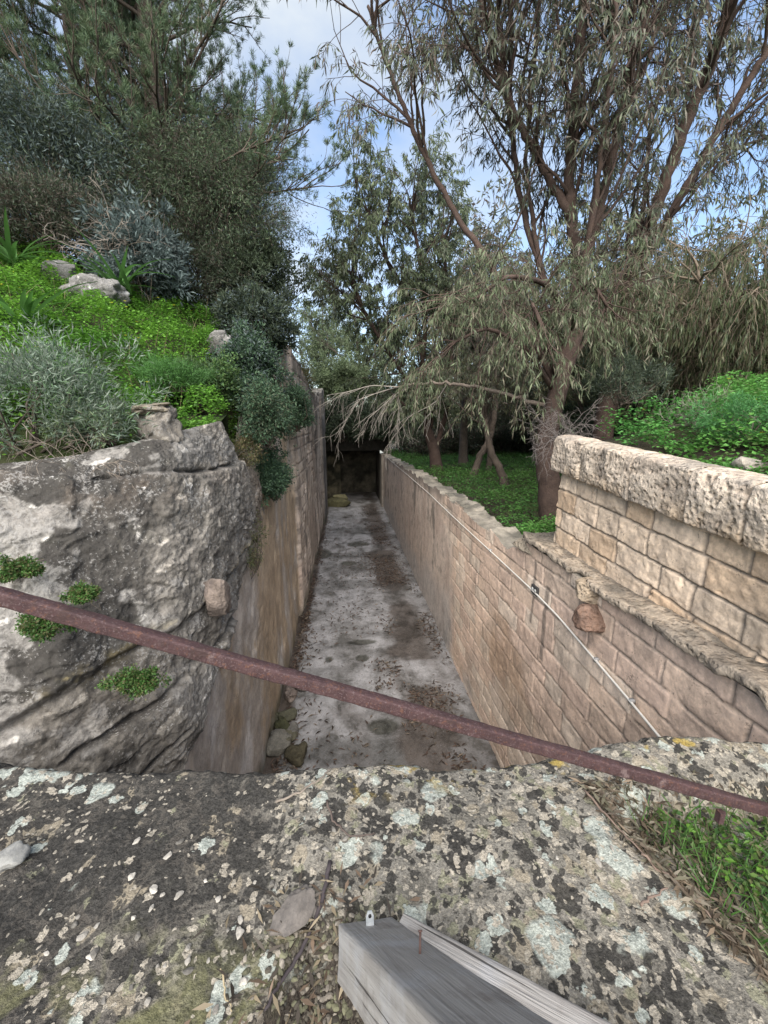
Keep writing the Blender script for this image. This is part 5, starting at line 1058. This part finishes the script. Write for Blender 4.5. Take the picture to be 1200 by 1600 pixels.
shrub('dark_shrub', 'loose leafy shrub with thin stems standing against the sky above the plaster wall', at(440, 435, y=9.5), (0.55, 0.5, 0.75), 10, 30, 60, 30, (0.05, 0.09), (0.025, 0.045), DRK, 0.3, 0.9, clump=0.2)
shrub('dark_shrub', 'dense dark shrub on the hillside behind the boulder at the meadow edge', at(400, 505, y=7.6), (0.62, 0.6, 0.45), 11, 26, 130, 120, (0.05, 0.10), (0.018, 0.032), DRK + BLU[2:], 0.3, 0.8)
shrub('dark_shrub', 'greyish green shrub spilling from the hillside over the wall edge', at(395, 580, y=6.2), (0.40, 0.6, 0.5), 12, 26, 130, 110, (0.035, 0.07), (0.016, 0.028), IVY + BLU[2:], 0.0, 0.9)
shrub('brown_bush', 'dark bramble thicket under the big pine beside the round trench shrub', at(300, 430, y=8.4), (1.1, 0.8, 0.7), 18, 30, 200, 200, (0.05, 0.09), (0.008, 0.016), BRN + DRK + DRK, 0.0, 0.9)
shrub('dark_shrub', 'dark thicket at the far left behind the brown bush under the pines', at(170, 270, y=10.5), (2.2, 1.0, 1.4), 19, 30, 260, 330, (0.07, 0.12), (0.006, 0.011), PIN + DRK, 0.1, 0.9)
shrub('dark_shrub', 'dark thicket rising behind the big pine trunk beside the sky gap', at(325, 300, y=11.0), (1.6, 1.0, 1.9), 20, 30, 260, 330, (0.07, 0.12), (0.006, 0.011), DRK + PIN, 0.1, 0.9)
shrub('dark_shrub', 'low leafy shrub filling the meadow corner behind the outcrop tip', at(318, 600, y=5.2), (0.35, 0.45, 0.3), 27, 20, 110, 110, (0.03, 0.06), (0.014, 0.026), [(0.06, 0.12, 0.035), (0.05, 0.09, 0.04), (0.08, 0.13, 0.04)], 0.1, 0.9)
shrub('fennel_plant', 'feathery green fennel clump in the middle of the meadow slope', at(270, 590, y=4.6), (0.32, 0.35, 0.16), 28, 16, 80, 110, (0.03, 0.06), (0.004, 0.008), [(0.07, 0.17, 0.04), (0.09, 0.2, 0.06)], 0.4, 0.8, cat='plant', mat='clover')
# hanging on the plaster wall
shrub('hanging_shrub', 'round tight green bush growing out of the plaster wall', at(462, 640, x=-0.98), (0.30, 0.55, 0.46), 13, 20, 110, 110, (0.03, 0.055), (0.014, 0.024), IVY, 0.1, 0.9, clump=0.2)
shrub('hanging_shrub', 'long curtain of dark creeper hanging down the plaster wall beside the outcrop', at(427, 745, x=-1.02), (0.16, 0.42, 0.36), 14, 20, 90, 110, (0.025, 0.05), (0.014, 0.022), IVY, -0.3, 0.8, clump=0.24)
shrub('hanging_shrub', 'mat of creeper on the upper plaster wall between the round bush and the meadow', at(418, 650, x=-1.0), (0.22, 0.7, 0.40), 15, 20, 110, 100, (0.03, 0.055), (0.014, 0.024), IVY + [(0.07, 0.085, 0.05)], -0.1, 0.9, clump=0.26)
shrub('wall_plant', 'thin yellowish creeper strands on the plaster below the brown rock', at(398, 850, x=-1.06), (0.06, 0.3, 0.35), 16, 14, 30, 30, (0.02, 0.045), (0.008, 0.014), [(0.13, 0.13, 0.06), (0.09, 0.11, 0.05)], -0.3, 0.8)
shrub('wall_plant', 'thin brown trailing plant at the top corner of the outcrop', at(385, 705, x=-1.15), (0.14, 0.35, 0.2), 17, 14, 40, 40, (0.02, 0.05), (0.008, 0.014), [(0.12, 0.11, 0.05), (0.08, 0.10, 0.04), (0.16, 0.12, 0.07)], -0.3, 0.8)
shrub('wall_plant', 'dry grassy weeds along the top of the tall plaster wall, farther from the camera', (-1.3, 12.5, 5.62), (0.25, 2.2, 0.22), 71, 10, 90, 60, (0.06, 0.13), (0.008, 0.016), [(0.10, 0.11, 0.05), (0.14, 0.12, 0.06)], 0.5, 0.7)
shrub('hanging_shrub', 'dark creeper crowning the highest point of the plaster wall', (-1.4, 8.2, 5.85), (0.2, 0.6, 0.25), 72, 14, 110, 90, (0.04, 0.08), (0.018, 0.03), IVY + DRK, -0.2, 0.9)
# tufts in the cracks of the outcrop
for (px, py, y, r, sd, lab) in [(75, 975, 2.05, 0.13, 21, 'larger bright green tuft in a crack of the outcrop just under the rail'), (212, 1065, 2.13, 0.12, 22, 'bright green fern tuft on the lower outcrop nearest the plaster wall'), (130, 928, 2.15, 0.07, 23, 'small green tuft on the outcrop just above the rail'), (30, 890, 2.2, 0.09, 24, 'thin green moss tuft on the outcrop at the left edge')]:
    q = at(px, py, y=y); shrub('fern_tuft', lab, q, (r, r * 0.6, r * 0.55), sd, 3, 60, 80, (0.010, 0.022), (0.007, 0.013), [(0.06, 0.14, 0.03), (0.035, 0.085, 0.02), (0.10, 0.17, 0.05), (0.12, 0.12, 0.05)], -0.3, 0.8, cat='plant', mat='clover', clump=0.3)
# agave like strap leaved plants
def strap(label, c, seed, n=26, L=(0.5, 0.9), col=(0.06, 0.14, 0.035), W=0.055):
    rs = np.random.RandomState(seed); root = thing('strap_plant', label, 'plant', c, 'strap leaved plants'); g = Geo(); a = rs.uniform(0, 2 * PI, n); S = np.tile(np.array(c, float), (n, 1)) + rs.normal(0, 0.04, (n, 3)); D = np.stack([np.cos(a), np.sin(a), rs.uniform(0.7, 2.0, n)], -1)
    P = grow(S, D, rs.uniform(*L, n), 8, (0, 0, -1.0), 0.03, rs); side = norm(np.cross(P[:, 1] - P[:, 0], np.array([0, 0, 1.0]))); t = np.linspace(0, 1, 9); wd = W * np.sin(np.clip(t * 0.9 + 0.12, 0, 1) * PI) ** 0.6 * (1 - t ** 3)
    for i in range(n):
        Q = np.stack([P[i] - side[i] * wd[:, None] / 2, P[i] + np.array([0, 0, -0.006]), P[i] + side[i] * wd[:, None] / 2], 1); g.grid(Q, np.array(col) * rs.uniform(0.7, 1.4))
    g.build('leaf_rosette', M['clover'], root); return root
for px, py, y, sd, lab in [(30, 500, 4.6, 1, 'large strap leaved plant at the left edge of the meadow'), (20, 400, 6.2, 2, 'strap leaved plant higher up at the left edge beneath the brown bush'), (190, 440, 6.4, 3, 'strap leaved plant between the large boulder and the blue grey bush')]:
    q = at(px, py, y=y); strap(lab, (q[0], q[1], max(q[2] - 0.1, gz(q[0], q[1]))), sd)

# ground cover
def cover(name, label, n, area, L, W, cols, height, seed, flower=0.0, density=None, mat='clover'):
    rs = np.random.RandomState(seed); x = rs.uniform(area[0], area[1], n); y = rs.uniform(area[2], area[3], n)
    p = np.stack([x, y, 0 * x], -1); d = fbm(p, 1.2, 4, seed); kp = np.ones(n, bool)
    if density is not None: kp = rs.uniform(0, 1, n) < density(x, y, d)
    x, y, d = x[kp], y[kp], d[kp]; n = len(x); z = ground_z(x, y); mound = fbm(np.stack([x, y, 0 * x], -1), 3.5, 3, seed + 1)
    hgt = height * (0.25 + 1.25 * sstep(-.4, .45, mound)) * rs.uniform(0.15, 1, n) ** 0.6; P = np.stack([x, y, z + hgt], -1); a = rs.uniform(0, 2 * PI, n)
    D = np.stack([np.cos(a), np.sin(a), rs.normal(0, 0.35, n)], -1); N = norm(np.stack([rs.normal(0, 0.45, n), rs.normal(0, 0.45, n), np.ones(n)], -1))
    tone = sstep(-0.5, 0.5, fbm(np.stack([x, y, 0 * x], -1), 0.9, 4, seed + 2)); cc = lerp(np.array(cols[0]), np.array(cols[1]), tone[:, None]) * rs.uniform(0.65, 1.35, (n, 1)); cc = lerp(cc, np.array(cols[2]), (rs.uniform(size=(n, 1)) < 0.15) * 1.0)
    g = Geo(); g.leaves(P, D, N, rs.uniform(*L, n), rs.uniform(*W, n), cc, 0.55)
    if flower:
        m = int(n * flower); i = rs.choice(n, m, False); F_ = P[i] + np.array([0, 0, 0.05])
        for k in range(4): g.leaves(F_, np.stack([np.cos(k * PI / 2 + a[i]), np.sin(k * PI / 2 + a[i]), 0 * a[i] + 0.5], -1), np.tile([0, 0, 1.0], (m, 1)), 0.022, 0.018, (0.62, 0.58, 0.06), 0.6)
    return tag(g.build(name, M[mat], smooth=False), label, 'ground cover', kind='stuff')
cover('clover', 'bright green clover with small yellow flowers covering the left hillside', 190000, (-8, -1.25, 2.7, 9.0), (0.022, 0.045), (0.02, 0.036), [(0.085, 0.215, 0.03), (0.16, 0.34, 0.045), (0.07, 0.14, 0.035)], 0.24, 5, 0.0012,
      lambda x, y, d: np.clip(sstep(2.75, 3.15, y + 0.15 * d) * sstep(9, 7, y), 0, 1))
cover('bank_clover', 'bright green clover covering the bank above the parapet', 110000, (2.24, 8, 0.6, 5.6), (0.022, 0.042), (0.02, 0.034), [(0.075, 0.22, 0.05), (0.13, 0.31, 0.065), (0.10, 0.16, 0.05)], 0.22, 6, 0.0012,
      lambda x, y, d: np.clip(sstep(2.24, 2.42, x + 0.10 * d) * (0.6 + 0.4 * sstep(-.5, .2, d)), 0, 1))
cover('grove_grass', 'lush green ground cover on the floor of the grove', 120000, (2.25, 16, 4.3, 24), (0.04, 0.10), (0.02, 0.045), [(0.06, 0.16, 0.04), (0.10, 0.22, 0.05), (0.08, 0.12, 0.04)], 0.2, 7)
cover('hill_weeds', 'rough dark green weeds under the pines', 60000, (-14, -1.3, 7.0, 20), (0.05, 0.12), (0.012, 0.03), [(0.04, 0.07, 0.025), (0.07, 0.10, 0.04), (0.10, 0.08, 0.05)], 0.25, 8, mat='leaf')
# grass pocket on the wall top
def grass(name, label, xy, L, W, col, seed, zf, lean=0.5, k=5):
    rs = np.random.RandomState(seed); n = len(xy); S = np.stack([xy[:, 0], xy[:, 1], zf(xy[:, 0], xy[:, 1])], -1); D = norm(np.stack([rs.normal(0, lean, n), rs.normal(0, lean, n), np.ones(n)], -1)); P = grow(S, D, rs.uniform(*L, n), k, (0, 0, -0.6), 0.08, rs)
    side = norm(np.cross(D, rs.normal(size=(n, 3)))); t = np.linspace(0, 1, k + 1); wd = rs.uniform(*W, n)[:, None] * (1 - t ** 2)[None] + 0.0004; A = P - side[:, None] * wd[..., None] / 2; B = P + side[:, None] * wd[..., None] / 2; V = np.stack([A, B], 2).reshape(n, -1, 3); m = 2 * (k + 1); base = (np.arange(n) * m)[:, None]
    Q = np.concatenate([base + np.array([[2 * i, 2 * i + 1, 2 * i + 3, 2 * i + 2]]) for i in range(k)]); c = np.array(col)[rs.randint(len(col), size=n)] * rs.uniform(0.7, 1.3, (n, 1)); g = Geo(); g.add(V, Q, col=np.repeat(c, m, 0)); return tag(g.build(name, M['clover'], smooth=False), label, 'grass', kind='stuff')
n = 2200; x = RS.uniform(-6.5, -1.35, n); y = RS.uniform(3.1, 8.5, n); kp = fbm(np.stack([x, y, 0 * x], -1), 1.4, 3, 88) > -0.1; x, y = x[kp], y[kp]
grass('meadow_grass', 'taller grass blades and dry stalks standing out of the hillside clover', np.stack([x, y], -1), (0.2, 0.45), (0.004, 0.009), [(0.08, 0.18, 0.04), (0.06, 0.12, 0.03), (0.22, 0.19, 0.10)], 13, ground_z, 0.35)
n = 1200; x = RS.uniform(2.5, 6.5, n); y = RS.uniform(1.0, 4.2, n); kp = fbm(np.stack([x, y, 0 * x], -1), 1.6, 3, 89) > 0.0; x, y = x[kp], y[kp]
grass('bank_grass', 'thin grass blades and dry stalks among the clover of the bank', np.stack([x, y], -1), (0.15, 0.32), (0.003, 0.006), [(0.09, 0.20, 0.05), (0.07, 0.14, 0.04), (0.24, 0.21, 0.13)], 14, ground_z, 0.4)
n = 800; y = RS.uniform(0.42, 1.06, n); x = 0.98 + 0.24 * (1.09 - y) + np.abs(RS.normal(0, 0.3, n)); xy = np.stack([x, y], -1)
grass('grass_patch', 'tufts of green grass growing in the soil pocket right of the wall top', xy, (0.05, 0.15), (0.002, 0.005), [(0.08, 0.20, 0.04), (0.06, 0.13, 0.03), (0.12, 0.20, 0.07)], 3, slab_h, 0.5)
n = 1700; y = RS.uniform(0.42, 1.04, n); x = 1.06 + 0.24 * (1.09 - y) + np.abs(RS.normal(0, 0.3, n)); z = slab_h(x, y) + RS.uniform(0.01, 0.07, n)
g = Geo(); a = RS.uniform(0, 2 * PI, n); cc = np.array([(0.05, 0.11, 0.03), (0.09, 0.15, 0.04), (0.13, 0.14, 0.06), (0.12, 0.25, 0.04)])[RS.randint(4, size=n)] * RS.uniform(0.6, 1.2, (n, 1))
g.leaves(np.stack([x, y, z], -1), np.stack([np.cos(a), np.sin(a), RS.normal(0, 0.3, n)], -1), norm(np.stack([RS.normal(0, .4, n), RS.normal(0, .4, n), np.ones(n)], -1)), RS.uniform(0.012, 0.035, n), RS.uniform(0.008, 0.018, n), cc)
tag(g.build('pocket_weeds', M['clover'], smooth=False), 'low leafy weeds among the grass right of the wall top', 'weeds', kind='stuff')
# right bank plants
shrub('dark_shrub', 'dark needle leaved bush at the end of the bank above the parapet corner', at(975, 595, y=5.0), (0.42, 0.4, 0.32), 31, 20, 80, 80, (0.04, 0.08), (0.005, 0.01), [(0.06, 0.085, 0.055), (0.08, 0.10, 0.06), (0.05, 0.065, 0.05)], 0.5, 0.7)
bare('bare_shrub', 'grey leafless brushwood hanging behind the parapet corner beside the big trunk', at(880, 645, y=4.9), (0.42, 0.35, 0.32), 32, 38, (0.17, 0.15, 0.14), -0.5, r=0.005)
bare('dry_plant', 'grey dry seeded plant standing in the clover of the bank', at(1085, 635, y=3.2), (0.20, 0.2, 0.16), 33, 40, (0.25, 0.24, 0.19), 0.3, r=0.003, cat='dry plant')
shrub('fennel_plant', 'feathery fresh green plant at the right end of the bank', at(1180, 660, y=2.6), (0.35, 0.3, 0.16), 34, 16, 60, 90, (0.02, 0.045), (0.004, 0.008), [(0.07, 0.20, 0.06), (0.09, 0.24, 0.08)], 0.4, 0.8, cat='plant', mat='clover')
# undergrowth at the back of the grove and over the culvert
for k, (px, py, y, rad, cols, lab) in enumerate([(590, 662, 21.2, (1.3, 0.7, 0.9), DRK, 'dark bush hanging over the culvert mouth at the block wall side'), (530, 660, 21.2, (1.3, 0.7, 1.1), DRK, 'dark bush hanging over the culvert mouth at the plaster wall side'), (530, 600, 23.5, (1.4, 0.9, 1.2), GRN, 'grey green bush above the culvert beyond the plaster wall'),
        (575, 628, 27.0, (3.2, 1.2, 1.9), GRN + DRK, 'grey green thicket far beyond the culvert'), (700, 640, 32.0, (7.0, 1.5, 2.6), GRN + OLV, 'long hedge like thicket far behind the grove'), (900, 600, 27.0, (6.0, 1.5, 3.0), DRK + OLV, 'tall dark thicket far behind the big trunk'),
        (640, 665, 24.0, (3.0, 1.2, 1.5), DRK + GRN, 'long dark thicket at the back of the grove beside the trench wall'), (760, 655, 22.0, (3.2, 1.2, 1.6), DRK + OLV, 'dark thicket at the back of the grove behind the thin stems'), (850, 640, 18.0, (2.6, 1.2, 1.5), DRK + EUC, 'dark thicket behind the big trunk'),
        (1000, 660, 8.5, (1.1, 0.7, 0.5), DRK, 'low dark undergrowth just behind the parapet corner'), (985, 650, 14.0, (2.2, 1.0, 0.9), DRK + GRN, 'dark hedge like bush beyond the low undergrowth at the parapet corner'), (745, 695, 20.0, (4.0, 0.9, 0.8), DRK + BRN, 'low brown green thicket along the back of the grove floor'),
        (1000, 600, 12.0, (1.6, 1.0, 1.0), DRK + OLV, 'dark bush behind the parapet corner, between the two big trunks'), (960, 590, 17.0, (2.6, 1.0, 1.9), DRK + GRN, 'grey green bush far behind the parapet corner'),
        (1075, 585, 9.0, (1.6, 0.8, 0.9), DRK + OLV, 'low dark bush closing the gap under the trees just above the bank'), (1180, 560, 13.0, (3.0, 1.0, 2.0), DRK + GRN, 'dark bush further back behind the drooping tree'),
        (1040, 540, 10.0, (2.0, 1.0, 1.4), DRK, 'dark bush behind the bank below the leaning eucalyptus'), (1140, 560, 7.8, (1.6, 0.8, 0.8), OLV + DRK, 'olive undergrowth on the bank under the drooping tree')]):
    shrub('thicket', lab, at(px, py, y=y), rad, 60 + k, 26, 170, 130, (0.10, 0.2), (0.03, 0.07) if y > 12 else (0.02, 0.04), cols, 0.1, 0.9, cat='bush', clump=0.2)
